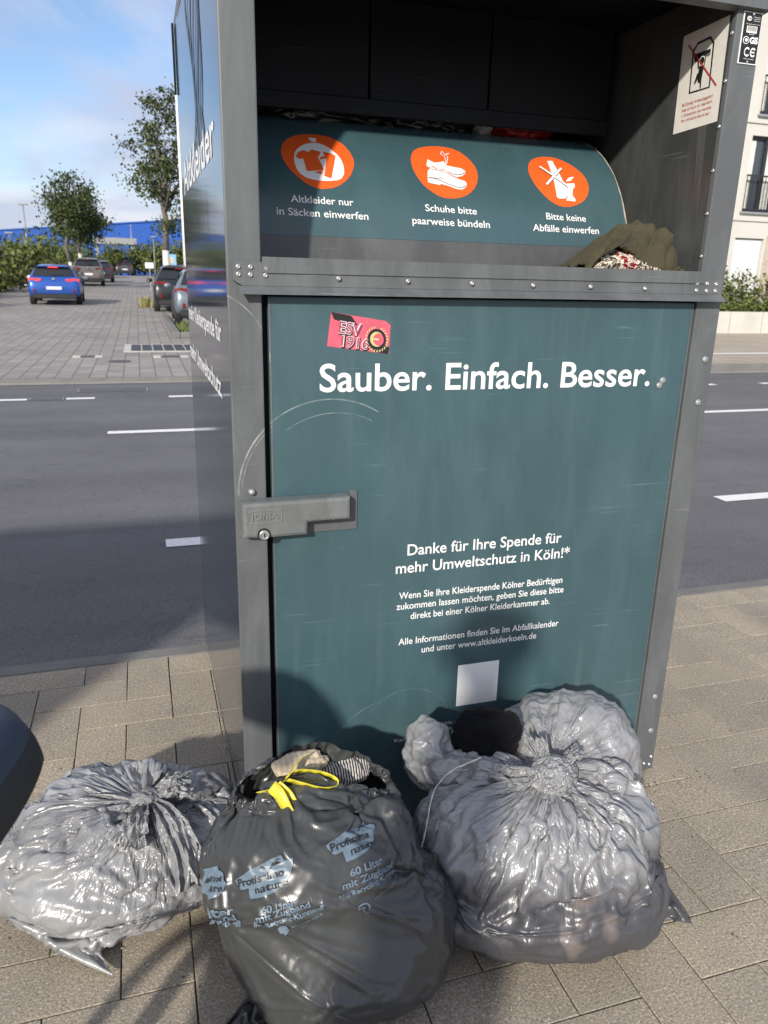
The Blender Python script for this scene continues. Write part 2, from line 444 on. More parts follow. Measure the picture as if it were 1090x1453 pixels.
# --- side street paved with grey concrete blocks, rising gently
def SZ(y): return .01 + max(0.0, y - 24) * .0165
m = M('street_blocks', (.30, .285, .265), .85)
br = m.n('ShaderNodeTexBrick'); br.inputs['Scale'].default_value = 1; br.inputs['Brick Width'].default_value = .40; br.inputs['Row Height'].default_value = .21; br.inputs['Mortar Size'].default_value = .010; br.inputs['Mortar Smooth'].default_value = .3
br.inputs['Color1'].default_value = (.315, .29, .262, 1); br.inputs['Color2'].default_value = (.245, .232, .215, 1); br.inputs['Mortar'].default_value = (.135, .127, .115, 1)
mp = m.n('ShaderNodeMapping'); mp.inputs['Rotation'].default_value = (0, 0, math.pi / 2); m.l(m.pos(), mp.inputs[0])
m.l(mp.outputs[0], br.inputs['Vector']); m.setc(br.outputs['Color'])
m.vary(.35, .14, vec=m.pos()); m.vary(3, .10, vec=m.pos())
STREETM = m.m
V = []; F = []
for y, xl, xr in ((FAR_Y + .118, -11, 3.0), (12.5, -9.5, 2.6), (16, -8.2, 1.4), (20, -7.2, 2.9), (30, -6.9, 2.9), (45, -6.6, 2.8), (60, -6.2, 2.8), (84, -5.8, 3.2)):
    V += [(xl, y, SZ(y)), (xr, y, SZ(y))]
F = [(2 * i, 2 * i + 1, 2 * i + 3, 2 * i + 2) for i in range(7)]
ob('side_street', V, F, STREETM)['kind'] = 'structure'
# manhole covers and the drain grating let into it
m = M('cast_iron', (.10, .095, .09), .6, .4); m.vary(30, .25); IRON = m.m
m = M('drain_metal', (.045, .05, .055), .5, .5); DRAIN = m.m
m = M('light_concrete', (.50, .48, .44), .9); m.vary(3, .12); LCON = m.m
t = thing('drain_grate', 'long dark drain grating in a pale frame set into the block paved side street', 'drain', (.6, 13.2, .012))
box('frame', -.46, 2.0, 12.5, 14.0, .006, .018, LCON, t)
for k in range(12):
    box('bar', -.34 + k * .19, -.34 + k * .19 + .165, 12.66, 13.84, .018, .024, DRAIN, t)
for x, y, w, h, lb in ((-1.0, 11.78, .17, .12, 'small rusty hatch cover with pale corners left of the drain grating'), (.29, 11.68, .22, .14, 'rusty hatch cover with pale ends nearest below the drain grating'), (-.5, 11.0, .17, .13, 'plain round iron cover in the paving nearest the far kerb')):
    if 'round' in lb:
        bm = bmesh.new(); lathe(bm, [(.17, .008), (.17, .018), (.14, .02)], 20, Matrix.Translation((x, y, 0)))
        tag(bm_ob('utility_cover', bm, IRON), lb, 'manhole cover')
    else:
        t = thing('utility_cover', lb, 'manhole cover', (x, y, .012))
        box('cover', x - w * .6, x + w * .6, y - h, y + h, .01, .02, IRON, t)
        for s in (-1, 1): box('collar', x + s * w - .06, x + s * w + .06, y - h, y + h, .01, .021, LCON, t)

# ================================================================ BACKGROUND
# --- blue hall at the end of the street
m = M('blue_cladding', srgb(42, 88, 172), .65)
wv = m.n('ShaderNodeTexWave'); wv.inputs['Scale'].default_value = .9; m.l(m.coord(), wv.inputs['Vector'])
m.setc(m.mix(1.0, m.base(), m.ramp(wv.outputs['Color'], [(0, .93), (1, 1.05)]), 'MULTIPLY'))
BLUE = m.m
WHITEP = simple('white_paint', (.75, .75, .73), .5, vary=.06)
GREYP = simple('grey_metal', (.32, .33, .34), .5, .3, vary=.08)
t = thing('warehouse', 'long blue flat-roofed warehouse closing the view behind the street trees', 'warehouse', (-8, 125, 0))
A, B = Vector((-42, 185, 0)), Vector((26, 68, 0))
d = (B - A).normalized(); nrm = Vector((d.y, -d.x, 0)); nrm = nrm if nrm.y < 0 else -nrm
V = []
for z in (0, 7.62):
    for P in (A, B, B - nrm * 60, A - nrm * 60): V.append((P.x, P.y, z))
ob('wall', V, [(0, 1, 5, 4), (1, 2, 6, 5), (2, 3, 7, 6), (3, 0, 4, 7)], BLUE, t)
V = []
for z in (7.62, 7.80):
    for P, o_ in ((A, .15), (B, .15)):
        V.append((*(P + nrm * o_).xy, z))
    for P in (B - nrm * 60, A - nrm * 60): V.append((*P.xy, z))
ob('roof', V, [(0, 1, 5, 4), (1, 2, 6, 5), (2, 3, 7, 6), (3, 0, 4, 7), (4, 5, 6, 7)], BLUE, t)
# --- grey canopy in front of it
t = thing('loading_canopy', 'flat grey canopy on posts in front of the blue warehouse', 'canopy', (-1.9, 90, 0))
box('roof', -4.3, .1, 88, 92, 4.1, 4.75, GREYP, t)
for x in (-4.0, -.2):
    for y in (88.3, 91.7): box('post', x - .1, x + .1, y - .1, y + .1, 0, 4.1, GREYP, t)
t = thing('shed', 'low white shed with a flat roof beyond the tall weeds at left', 'shed', (-8.6, 70, 0))
box('wall', -9.9, -7.6, 69, 72, 0, 2.6, WHITEP, t); box('roof', -10.1, -7.4, 68.8, 72.2, 2.6, 2.95, WHITEP, t)

# --- lamp posts and signs
def lamp_post(x, y, h, lab, head=.5, rad=.055, both=False):
    t = thing('street_lamp', lab, 'street lamp', (x, y, SZ(y)), 'street lamps along the side street')
    bm = bmesh.new(); tube(bm, [(x, y, SZ(y) - .3), (x, y, h * .5), (x, y, h)], [rad, rad * .8, rad * .55], 8); bm_ob('pole', bm, GREYP, t, True)
    bm = bmesh.new(); bx(bm, x - head / 2, x + head / 2, y - .12, y + .12, h, h + .11, .02); bm_ob('lamp_head', bm, GREYP, t)
lamp_post(-8.53, 70, 6.3, 'tallest slim lamp mast rising above the tall weeds at left', .75, .10)
lamp_post(-8.46, 60, 3.7, 'short lamp post at the left edge behind the tall weeds', .5)
lamp_post(-.42, 100, 6.6, 'thin lamp mast standing in front of the blue warehouse between the two trees', .3, .1)
lamp_post(1.66, 80, 4.6, 'lamp post with a small round head in front of the far bushes', .45)
t = thing('flag_pole', 'thick white pole beside the clothing container, standing behind the parked cars', 'pole', (1.4, 28, 0))
bm = bmesh.new(); tube(bm, [(1.56, 28, 0), (1.56, 28, 7.4)], [.075, .06], 10); bm_ob('pole', bm, WHITEP, t, True)
bm = bmesh.new(); lathe(bm, [(.03, 7.4), (.075, 7.43), (.06, 7.5), (.01, 7.53)], 10, Matrix.Translation((1.56, 28, 0))); bm_ob('cap', bm, WHITEP, t)
t = thing('billboard', 'small colourful poster board on posts behind the right-hand tree', 'billboard', (2.4, 60, .5))
m = M('poster', (.3, .5, .7), .5)
vz = m.n('ShaderNodeTexVoronoi'); vz.inputs['Scale'].default_value = 2.2; m.l(m.coord(), vz.inputs['Vector'])
m.setc(m.ramp(m.n('ShaderNodeSeparateColor').outputs[0] if False else vz.outputs['Distance'], [(.1, (.75, .2, .12, 1)), (.35, (.75, .6, .35, 1)), (.6, (.25, .5, .75, 1))]))
box('panel', 2.05, 2.75, 59.95, 60.05, 1.5, 2.65, m.m, t)
for x in (2.15, 2.65): box('post', x - .04, x + .04, 60.06, 60.12, .5, 2.6, GREYP, t)
t = thing('road_sign', 'small white sign on a thin post beyond the black car', 'sign', (.55, 44, .3))
box('panel', .33, .78, 43.97, 44.0, 1.55, 1.85, WHITEP, t); box('post', .53, .58, 44.0, 44.05, .3, 1.8, GREYP, t)

# --- vegetation
def leafmat(name, a, b, rough=.6):
    m = M(name, a, rough, spec=.3)
    g = m.n('ShaderNodeNewGeometry')
    m.setc(m.ramp(g.outputs['Random Per Island'], [(0, (*a, 1)), (.6, (*b, 1)), (1, (b[0] * 1.5, b[1] * 1.35, b[2] * 1.1, 1))]))
    m.b.inputs['Transmission Weight'].default_value = 0
    return m.m
LEAF_T = leafmat('tree_leaf', (.024, .038, .012), (.062, .086, .028))
LEAF_S = leafmat('shrub_leaf', (.040, .058, .015), (.11, .135, .038))
LEAF_H = leafmat('hedge_leaf', (.035, .055, .014), (.11, .14, .04))
DRY = leafmat('dry_grass', (.10, .105, .035), (.24, .22, .10))
m = M('bark', (.16, .14, .115), .9); m.vary(9, .35); BARK = m.m
WHITEBARK = simple('limewashed_bark', (.62, .60, .56), .85, vary=.15)
def leaves(C, size, up=.35):
    """one leaf quad per centre, as a kite turned every which way"""
    n = len(C); C = np.asarray(C)
    a = rng.normal(size=(n, 3)); a[:, 2] *= .6; a /= np.linalg.norm(a, axis=1)[:, None]
    b = rng.normal(size=(n, 3)); b[:, 2] -= up; b -= a * (a * b).sum(1)[:, None]; b /= np.linalg.norm(b, axis=1)[:, None]
    s = (size * rng.uniform(.6, 1.35, n))[:, None]
    V = np.stack([C, C + a * s * .42 + b * s * .5, C + b * s * 1.15, C - a * s * .42 + b * s * .5], 1).reshape(-1, 3)
    F = np.arange(4 * n).reshape(-1, 4)
    return V, F
def tree(name, label, base, h, crown, lobes, leaf, per, nlimb=9, white=2.0, seed=1, group='street trees along the side street'):
    r = np.random.default_rng(seed); x, y, z = base
    t = thing(name, label, 'tree', base, group)
    bm = bmesh.new()
    top = Vector((x + r.normal(0, .12), y, z + h * .82))
    tr = .019 * h
    fork = Vector((x + r.normal(0, .06), y, z + h * .36))
    tube(bm, [Vector((x, y, z + white)), fork, (fork + top) / 2 + Vector((r.normal(0, .15), r.normal(0, .15), 0)), top], [tr * .85, tr * .72, tr * .4, tr * .12], 8)
    cc = []
    for k in range(lobes):
        th = r.uniform(0, 2 * math.pi); q = r.uniform(.25, 1) ** .6; ph = math.acos(r.uniform(-1, 1))
        p = Vector((crown[0][0] + crown[1][0] * q * math.sin(ph) * math.cos(th), crown[0][1] + crown[1][1] * q * math.sin(ph) * math.sin(th), crown[0][2] + crown[1][2] * q * math.cos(ph)))
        cc.append(p)
    for k in range(nlimb):
        p = cc[k * lobes // nlimb]; s = fork.lerp(top, r.uniform(0, .8))
        mid = s.lerp(p, .5) + Vector((r.normal(0, .2), r.normal(0, .2), -.15))
        tube(bm, [s, mid, p], [tr * .36, tr * .22, tr * .07], 6)
    for p in cc:
        q = min(cc, key=lambda c: (c - p).length if c is not p else 9e9)
        tube(bm, [p, p.lerp(q, .6)], [tr * .08, tr * .04], 4)
    bm_ob('trunk', bm, BARK, t, True)
    bm = bmesh.new(); tube(bm, [(x, y, z - .2), (x, y, z + white * .5), (x, y, z + white + .01)], [tr * 1.05, tr * .92, tr * .87], 10); bm_ob('limewash', bm, WHITEBARK, t, True)
    C = []
    for p in cc:
        sp = r.uniform(.55, 1.15)
        m_ = r.normal(size=(int(per * r.uniform(.5, 1.4)), 3)) * np.array([.34, .34, .24]) * sp
        C.append(m_ + np.array(p))
    V, F = leaves(np.concatenate(C), leaf)
    ob('crown', V, F, LEAF_T, t)
    return t
tree('street_tree', 'rounded green street tree above the grey parked van at left', (-3.62, 46, SZ(46)), 6.1, ((-3.2, 46, 4.25), (1.75, 1.7, 1.95)), 58, .125, 150, 9, 1.4, 3)
tree('street_tree', 'slim-stemmed tree with pale trunk just behind the rounded street tree', (-3.5, 53, SZ(53)), 6.2, ((-3.1, 53, 4.4), (1.7, 1.7, 1.5)), 24, .14, 130, 6, 1.9, 8)
tree('street_tree', 'tall loose-leaved street tree rising right beside the clothing container', (1.25, 38, SZ(38)), 9.6, ((1.85, 38, 6.3), (2.3, 2.2, 3.2)), 74, .125, 140, 12, 2.1, 21)

def shrub(name, label, c, r3, n, size, mat, group, seed):
    r = np.random.default_rng(seed)
    t = thing(name, label, 'shrub', (c[0], c[1], SZ(c[1]) if c[1] < 90 else 1), group)
    lob = r.normal(size=(14, 3)); lob /= np.linalg.norm(lob, axis=1)[:, None]; lob[:, 2] = np.abs(lob[:, 2])
    C = []
    for l_ in lob:
        ctr = np.array(c) + l_ * np.array(r3) * r.uniform(.35, .85)
        C.append(ctr + r.normal(size=(n // 14, 3)) * np.array(r3) * .26)
    C = np.concatenate(C); C[:, 2] = np.maximum(C[:, 2], .03)
    V, F = leaves(C, size); ob('foliage', V, F, mat, t)
    bm = bmesh.new()
    for l_ in lob[:6]:
        e = np.array(c) + l_ * np.array(r3) * .6; tube(bm, [(c[0], c[1], 0), tuple(e)], [.035, .012], 5)
    bm_ob('stem', bm, BARK, t)
g_ = 'bushes along the left side of the street'
k = 0
for lab, c, r3, n in (
    ('nearest low weedy bush at the left edge of the street', (-6.9, 27, .45), (1.5, 2.4, .95), 1500),
    ('second weedy bush along the left edge, behind the nearest one', (-7.4, 33, .8), (1.7, 2.8, 1.25), 1700),
    ('olive bush left of the blue car beneath the lamp posts', (-7.3, 40, 1.0), (2.2, 3, 1.7), 1900),
    ('broad bush behind the roof of the blue car', (-6.8, 50, 1.3), (2.4, 3.5, 2.0), 2000),
    ('dark bush under the rounded street tree', (-6.2, 60, 1.5), (2.2, 4, 2.1), 1800),
    ('bush between the grey van and the far dark car', (-4.6, 72, 1.5), (1.9, 4, 2.0), 1600)):
    shrub('bush', lab, c, r3, n, .16 + .02 * k, LEAF_S, g_, 30 + k); k += 1
g_ = 'bushes closing the far end of the street'
for lab, c, r3, n in (
    ('far bush directly below the grey canopy', (-2.4, 84, 1.9), (1.9, 2, 1.9), 1500),
    ('far bush in the middle of the street end', (.0, 86, 2.0), (1.9, 2, 2.2), 1500),
    ('far tall bush left of the poster board', (2.1, 84, 2.1), (1.9, 2, 2.6), 1600),
    ('far bush behind the poster board and the white pole', (4.6, 82, 2.1), (2.0, 2, 2.4), 1500),
    ('far bush behind the shed at the left', (-10.5, 78, 1.4), (3.0, 2.5, 1.8), 1500)):
    shrub('bush', lab, c, r3, n, .26, LEAF_S, g_, 50 + k); k += 1
# tall dry grass along the left verge, weeds at the kerb on the right
def blades(n, fx, fy, h):
    V = []; F = []
    for i in range(n):
        y = fy(); x = fx(y); hh = h * random.uniform(.5, 1.3); a = random.uniform(0, math.pi); w = .012 + .0006 * y
        dx, dy = math.cos(a) * w, math.sin(a) * w; bx_, by_ = random.gauss(0, .22) * hh, random.gauss(0, .22) * hh
        z = SZ(y); b = len(V)
        V += [(x - dx, y - dy, z), (x + dx, y + dy, z), (x + bx_ * .4 + dx * .7, y + by_ * .4, z + hh * .6), (x + bx_, y + by_, z + hh)]
        F.append((b, b + 1, b + 2, b + 3))
    return V, F
V, F = blades(5200, lambda y: -7.0 + .012 * (y - 20) - abs(random.gauss(0, 1.3)), lambda: random.uniform(20, 66), .85)
tag(ob('tall_grass', V, F, DRY), kind='stuff')
V, F = blades(420, lambda y: random.uniform(.72, 1.5), lambda: random.uniform(16.4, 19), .16)
tag(ob('kerb_weeds', V, F, LEAF_H), kind='stuff')
V, F = blades(160, lambda y: random.uniform(-.15, .35), lambda: random.uniform(28.5, 31), .3)
tag(ob('kerb_weeds', V, F, DRY), kind='stuff')
bm = bmesh.new(); bx(bm, .5, .66, 15.6, 24, 0, .13, .02); bx(bm, .66, 2.9, 15.6, 15.76, 0, .13, .02)
bm_ob('kerb', bm, KERBM)['kind'] = 'structure'

# --- apartment building on the right
m = M('cream_render', (.56, .545, .505), .9); m.vary(.8, .04); m.vary(60, .05); CREAM = m.m
DARKF = simple('anthracite_frame', (.025, .028, .032), .45)
m = M('window_glass', (.05, .06, .075), .06, spec=.8); GLASS = m.m
CURT = simple('curtain', (.62, .62, .58), .9, vary=.12, vs=3)
SHUT = simple('roller_shutter', (.70, .71, .72), .6, vary=.05)
m = M('tan_brick', (.45, .38, .31), .9)
br = m.n('ShaderNodeTexBrick'); br.inputs['Scale'].default_value = 1; br.inputs['Brick Width'].default_value = .24; br.inputs['Row Height'].default_value = .075; br.inputs['Mortar Size'].default_value = .006
br.inputs['Color1'].default_value = (.50, .42, .34, 1); br.inputs['Color2'].default_value = (.40, .33, .27, 1); br.inputs['Mortar'].default_value = (.55, .51, .45, 1)
mp = m.n('ShaderNodeMapping'); mp.inputs['Rotation'].default_value = (math.pi / 2, 0, 0); m.l(m.pos(), mp.inputs[0]); m.l(mp.outputs[0], br.inputs['Vector']); m.setc(br.outputs['Color'])
BRICK = m.m
FY = 18.0
t = thing('apartment_building', 'cream apartment building with dark framed windows and balcony rails across the road', 'building', (19, 22, 0))
holes = []
for i in range(3):
    xo = 16.72 + i * 3.6
    holes.append((xo, xo + 1.06, .9, 2.70))
    holes.append((xo - .04 + .12, xo + 1.40, 3.42, 5.44))
    holes.append((xo + .20, xo + 1.52, 5.98, 8.25))
xs = sorted({12.0, 26.0, *[h[0] for h in holes], *[h[1] for h in holes]}); zs = sorted({0.0, 12.5, *[h[2] for h in holes], *[h[3] for h in holes]})
bm = bmesh.new()
def cell(a, b, c, d):
    return any(h[0] - 1e-6 <= a and b <= h[1] + 1e-6 and h[2] - 1e-6 <= c and d <= h[3] + 1e-6 for h in holes)
for a, b in zip(xs, xs[1:]):
    for c, d in zip(zs, zs[1:]):
        if cell(a, b, c, d): continue
        bm.faces.new([bm.verts.new(p) for p in ((a, FY, c), (b, FY, c), (b, FY, d), (a, FY, d))])
for h in holes:
    for (xa, za), (xb, zb) in (((h[0], h[2]), (h[1], h[2])), ((h[1], h[2]), (h[1], h[3])), ((h[1], h[3]), (h[0], h[3])), ((h[0], h[3]), (h[0], h[2]))):
        bm.faces.new([bm.verts.new(p) for p in ((xa, FY, za), (xb, FY, zb), (xb, FY + .22, zb), (xa, FY + .22, za))])
for x in (12.0, 26.0):
    bm.faces.new([bm.verts.new(p) for p in ((x, FY, 0), (x, FY + 9, 0), (x, FY + 9, 12.5), (x, FY, 12.5))])
bm.faces.new([bm.verts.new(p) for p in ((12, FY + 9, 0), (26, FY + 9, 0), (26, FY + 9, 12.5), (12, FY + 9, 12.5))])
bm.faces.new([bm.verts.new(p) for p in ((12, FY, 12.5), (26, FY, 12.5), (26, FY + 9, 12.5), (12, FY + 9, 12.5))])
bmesh.ops.recalc_face_normals(bm, faces=bm.faces[:])
bm_ob('wall', bm, CREAM, t)
box('brick_panel', 17.84, 20.2, FY - .03, FY - .002, .3, 2.80, BRICK, t)
for z in (3.22, 5.80, 8.6): box('sill_band', 12, 26, FY - .05, FY - .001, z - .05, z + .05, DARKF if False else CREAM, t)
for q, h in enumerate(holes):
    x0, x1, z0, z1 = h
    if q % 3 == 0:
        s = box('roller_shutter', x0 + .02, x1 - .02, FY + .10, FY + .14, z0, z1 - .02, SHUT, t)
        box('window_sill', x0 - .06, x1 + .06, FY - .06, FY + .1, z0 - .05, z0 - .002, GREYP, t)
        continue
    w = box('window', x0, x1, FY + .20, FY + .23, z0, z1, GLASS, t)
    bm = bmesh.new(); f_ = .075
    for a, b, c, d in ((x0, x0 + f_, z0, z1), (x1 - f_, x1, z0, z1), (x0 + f_, x1 - f_, z0, z0 + f_), (x0 + f_, x1 - f_, z1 - f_, z1), ((x0 + x1) / 2 - .05, (x0 + x1) / 2 + .05, z0 + f_, z1 - f_)):
        bx(bm, a, b, FY + .12, FY + .197, c, d)
    bm_ob('frame', bm, DARKF, w)
    bm = bmesh.new()
    xc = (x0 + x1) / 2
    for a, b in ((xc + .07, x1 - .3), (x0 + .1, x0 + .32)) :
        V_ = []
        n_ = 24
        for i_ in range(n_ + 1):
            xx = a + (b - a) * i_ / n_; yy = FY + .185 + .012 * math.sin(i_ * 1.7)
            V_.append((bm.verts.new((xx, yy, z0 + .1)), bm.verts.new((xx, yy, z1 - .09))))
        for p, q_ in zip(V_, V_[1:]): bm.faces.new((p[0], q_[0], q_[1], p[1]))
    bm_ob('curtain', bm, CURT, w)
    bm = bmesh.new(); zr = z0 + .95
    bx(bm, x0 - .02, x1 + .02, FY - .05, FY - .02, zr, zr + .045); bx(bm, x0 - .02, x1 + .02, FY - .05, FY - .02, z0 + .05, z0 + .085)
    n_ = int((x1 - x0) / .105)
    for i_ in range(n_ + 1):
        xx = x0 + (x1 - x0) * i_ / n_; bx(bm, xx - .009, xx + .009, FY - .044, FY - .026, z0 + .085, zr)
    bm_ob('balcony_rail', bm, DARKF, t)
    box('window_sill', x0 - .08, x1 + .08, FY - .09, FY + .1, z0 - .06, z0 - .002, GREYP, t)
# planter wall with shrubs in front
m = M('concrete_wall', (.55, .53, .48), .9); m.vary(1.5, .1); m.vary(40, .07)
bw = m.n('ShaderNodeTexBrick'); bw.inputs['Scale'].default_value = 1; bw.inputs['Brick Width'].default_value = 1.1; bw.inputs['Row Height'].default_value = 5; bw.inputs['Mortar Size'].default_value = .012
bw.inputs['Color1'].default_value = bw.inputs['Color2'].default_value = (1, 1, 1, 1); bw.inputs['Mortar'].default_value = (.55, .55, .55, 1)
m.l(m.pos(), bw.inputs['Vector']); m.setc(m.mix(1.0, m.base(), bw.outputs['Color'], 'MULTIPLY'))
tag(box('garden_wall', 12, 26, 16.2, 16.42, .0, .66, m.m), 'low pale concrete wall holding the planting bed before the cream building', 'wall')
SOIL = simple('soil', (.05, .04, .03), .95)
box('planting_bed', 12, 26, 16.42, FY, .0, .55, SOIL)['kind'] = 'structure'
V, F = leaves(np.stack([rng.uniform(14.5, 20, 2600), 16.55 + np.abs(rng.normal(0, .25, 2600)), .62 + np.abs(rng.normal(0, .12, 2600))], 1), .10)
tag(ob('ground_cover', V, F, LEAF_H), kind='stuff')
for i, (x, hh) in enumerate(((15.3, 1.1), (16.1, 1.15), (16.75, 1.0), (17.35, 1.15), (18.1, .95))):
    r = np.random.default_rng(90 + i)
    tt = thing('garden_shrub', ('loose yellow-green shrub on the low concrete wall, closest to the container' if i == 1 else ['loose shrub on the low wall hidden behind the container post', '', 'small shrub beneath the roller shutter on the low wall', 'taller twiggy shrub before the brick panel', 'last twiggy shrub on the low wall at the picture edge'][i]), 'shrub', (x, 16.9, .55), 'shrubs on the low concrete wall')
    bm = bmesh.new(); C = []
    for k in range(9):
        e = Vector((x + r.normal(0, .26), 16.9 + r.normal(0, .15), .55 + hh * r.uniform(.6, 1.1)))
        mid = Vector((x, 16.9, .55)).lerp(e, .5) + Vector((r.normal(0, .06), 0, .06))
        tube(bm, [(x, 16.9, .53), mid, e], [.012, .008, .004], 5)
        for q in np.linspace(.3, 1, 9):
            pp = Vector((x, 16.9, .55)).lerp(e, q); C += [tuple(pp + Vector(r.normal(0, .05, 3)))] * 1 + [tuple(pp + Vector(r.normal(0, .06, 3))) for _ in range(5)]
    bm_ob('stem', bm, BARK, tt)
    V, F = leaves(C, .085); ob('foliage', V, F, LEAF_S, tt)

# ================================================================ CARS
RUB = simple('tyre_rubber', (.02, .02, .021), .8)
RIM = simple('alloy_rim', (.42, .43, .44), .35, .8)
DGLASS = M('car_glass', (.012, .014, .016), .05, spec=.9).m
BLACKP = simple('black_plastic', (.018, .018, .02), .55)
PLATE = simple('number_plate', (.75, .75, .73), .5)
m = M('tail_light_red', (.20, .012, .010), .2); REDL = m.m
m = M('lit_tail_light', (.7, .05, .03), .25); m.b.inputs['Emission Color'].default_value = (1, .05, .03, 1); m.b.inputs['Emission Strength'].default_value = .8; REDLIT = m.m
HEADL = simple('headlight', (.6, .62, .65), .15)
def carpaint(name, c, metal=.35):
    m = M(name, c, .32, metal, .6); m.b.inputs['Coat Weight'].default_value = .7; m.b.inputs['Coat Roughness'].default_value = .05
    return m.m
HATCH = [(.0, .42, .60, .66, .74, .62), (.012, .30, .72, .82, .84, .74), (.03, .24, .90, .96, .875, .745), (.06, .22, .97, 1.04, .88, .71), (.115, .22, .99, 1.34, .885, .62), (.15, .22, .99, 1.42, .89, .585), (.35, .22, .97, 1.46, .89, .60), (.50, .22, .95, 1.45, .89, .60), (.60, .22, .93, 1.37, .885, .585), (.735, .22, .91, .99, .88, .68), (.88, .22, .80, .86, .86, .68), (.96, .26, .66, .73, .80, .62), (1.0, .38, .52, .58, .68, .56)]
def make_car(name, label, L, Wd, H, paint, loc, yaw=0, lit=False, light=None):
    """a hatchback or estate lofted from cross sections; y runs from its rear (0) to its nose (L)"""
    t = thing(name, label, 'car', (0, 0, 0), 'cars in the side street'); WLOC[t.name] = Vector((0, 0, 0))
    hs = H / 1.46; ws = Wd / 1.78
    st = []
    for (f, zb, zl, zt, w, wt_) in HATCH:
        y = f * L
        w *= ws; wt_ *= ws
        zb, zl, zt = zb * hs, zl * hs, zt * hs
        half = [(w * .86, zb), (w, zb + .14), (w * 1.005, zb + (zl - zb) * .6), (w * .965, zl), (wt_ + .02, zl + (zt - zl) * .86), (wt_ * .86, zt)]
        st.append((y, half, zb, zt))
    bm = bmesh.new(); rings = []
    for y, half, zb, zt in st:
        ring = [(-a, y, z) for a, z in half] + [(a, y, z) for a, z in half[::-1]]
        crown_ = [(-half[5][0] * .45, y, zt + .012), (half[5][0] * .45, y, zt + .012)]
        ring = ring[:6] + crown_ + ring[6:]
        rings.append([bm.verts.new(p) for p in ring])
    n = len(rings[0])
    for a, b in zip(rings, rings[1:]):
        for k in range(n): bm.faces.new((a[k], b[k], b[(k + 1) % n], a[(k + 1) % n]))
    bm.faces.new(rings[0]); bm.faces.new(rings[-1][::-1])
    bmesh.ops.recalc_face_normals(bm, faces=bm.faces[:])
    body = bm_ob('body', bm, paint, t, True, local=True)
    sd = body.modifiers.new('smooth', 'SUBSURF'); sd.levels = sd.render_levels = 2
    co = [[v for v in r_] for r_ in [[(-a, y, z) for a, z in half[:6]] + [(-half[5][0] * .45, y, zt + .012), (half[5][0] * .45, y, zt + .012)] + [(a, y, z) for a, z in half[:6][::-1]] for y, half, zb, zt in st]]
    def pane(nm, s0, s1, k0, k1, off, inset=.08, mat_=DGLASS):
        """a pane over stations s0..s1 and ring points k0..k1, pushed out along its normal"""
        G = [[Vector(co[s][k]) for k in range(k0, k1 + 1)] for s in range(s0, s1 + 1)]
        c = sum((p for g_ in G for p in g_), Vector()) / sum(len(g_) for g_ in G)
        nr = (G[-1][0] - G[0][-1]).cross(G[0][0] - G[-1][-1]).normalized()
        if nr.dot(c - Vector((0, L / 2, .6))) < 0: nr = -nr
        V_ = [c + (p - c) * (1 - inset) + nr * off for g_ in G for p in g_]; w_ = k1 - k0 + 1
        F_ = [(i * w_ + j, i * w_ + j + 1, (i + 1) * w_ + j + 1, (i + 1) * w_ + j) for i in range(s1 - s0) for j in range(w_ - 1)]
        return ob(nm, V_, F_, mat_, t, True, local=True)
    # rear glass: a pane spanning the hatch opening
    y3, h3, _, z3 = st[3]; y4, h4, _, z4 = st[4]
    def rear(x, f): return Vector((x, y3 - .02 + (y4 - y3 + .01) * f - .03 * (1 - (x / .7) ** 2) * (1 - f), z3 - .01 + (z4 - z3 + .02) * f))
    V_ = []; F_ = []
    for i in range(9):
        for j in range(6):
            f = j / 5; w_ = (.70 - .12 * f) * ws
            V_.append(rear((i / 8 * 2 - 1) * w_, f) + Vector((0, -.018, .006)))
    for i in range(8):
        for j in range(5): F_.append((i * 6 + j, (i + 1) * 6 + j, (i + 1) * 6 + j + 1, i * 6 + j + 1))
    rw = ob('rear_window', V_, F_, DGLASS, t, True, local=True)
    bm = bmesh.new(); bx(bm, -.05, .33, y3 - .05, y3 - .035, z3 + .05, z3 + .075); bm_ob('wiper', bm, BLACKP, rw, local=True)
    for k0 in (3, 9):
        pane('side_window', 5, 7, k0, k0 + 1, .012, .14); pane('side_window', 7, 8, k0, k0 + 1, .012, .16)
    pane('windscreen', 8, 9, 4, 9, .012, .10)
    # spoiler, bumper, plate, lights, badge
    box('roof_spoiler', -.56 * ws, .56 * ws, y4 - .12, y4 + .12, z4 + .015, z4 + .05, paint, t, .012, local=True)
    box('bumper', -.74 * ws, .74 * ws, -.035, .12, .24 * hs, .42 * hs, BLACKP, t, .03, local=True)
    box('number_plate', -.26, .26, -.035, -.0, .56 * hs, .67 * hs, PLATE, t, .005, local=True)
    box('badge', -.055, .055, .035, .055, .90 * hs, .98 * hs, RIM, t, .012, local=True)
    for s in (-1, 1):
        bm = bmesh.new()
        prism(bm, [(s * .40 * ws, .93 * hs), (s * .70 * ws, .955 * hs), (s * .855 * ws, .93 * hs), (s * .86 * ws, .84 * hs), (s * .62 * ws, .84 * hs), (s * .42 * ws, .875 * hs)], lambda a, b, d: Vector((a, d + (.10 * (abs(a) / .86) ** 4) * L / 4, b)), .035, .10)
        bm_ob('tail_light', bm, (REDLIT if lit else REDL), t, local=True)
        box('reflector', s * .66 * ws - .035, s * .66 * ws + .035, -.012, .03, .46 * hs, .58 * hs, REDL, t, .006, local=True)
        bm = bmesh.new(); bmesh.ops.create_icosphere(bm, subdivisions=2, radius=1)
        for v in bm.verts: v.co = Vector((v.co.x * .11 + s * (.985 * ws), v.co.y * .06 + L * .62, v.co.z * .075 + .97 * hs))
        bm_ob('mirror', bm, paint if light is None else light, t, True, local=True)
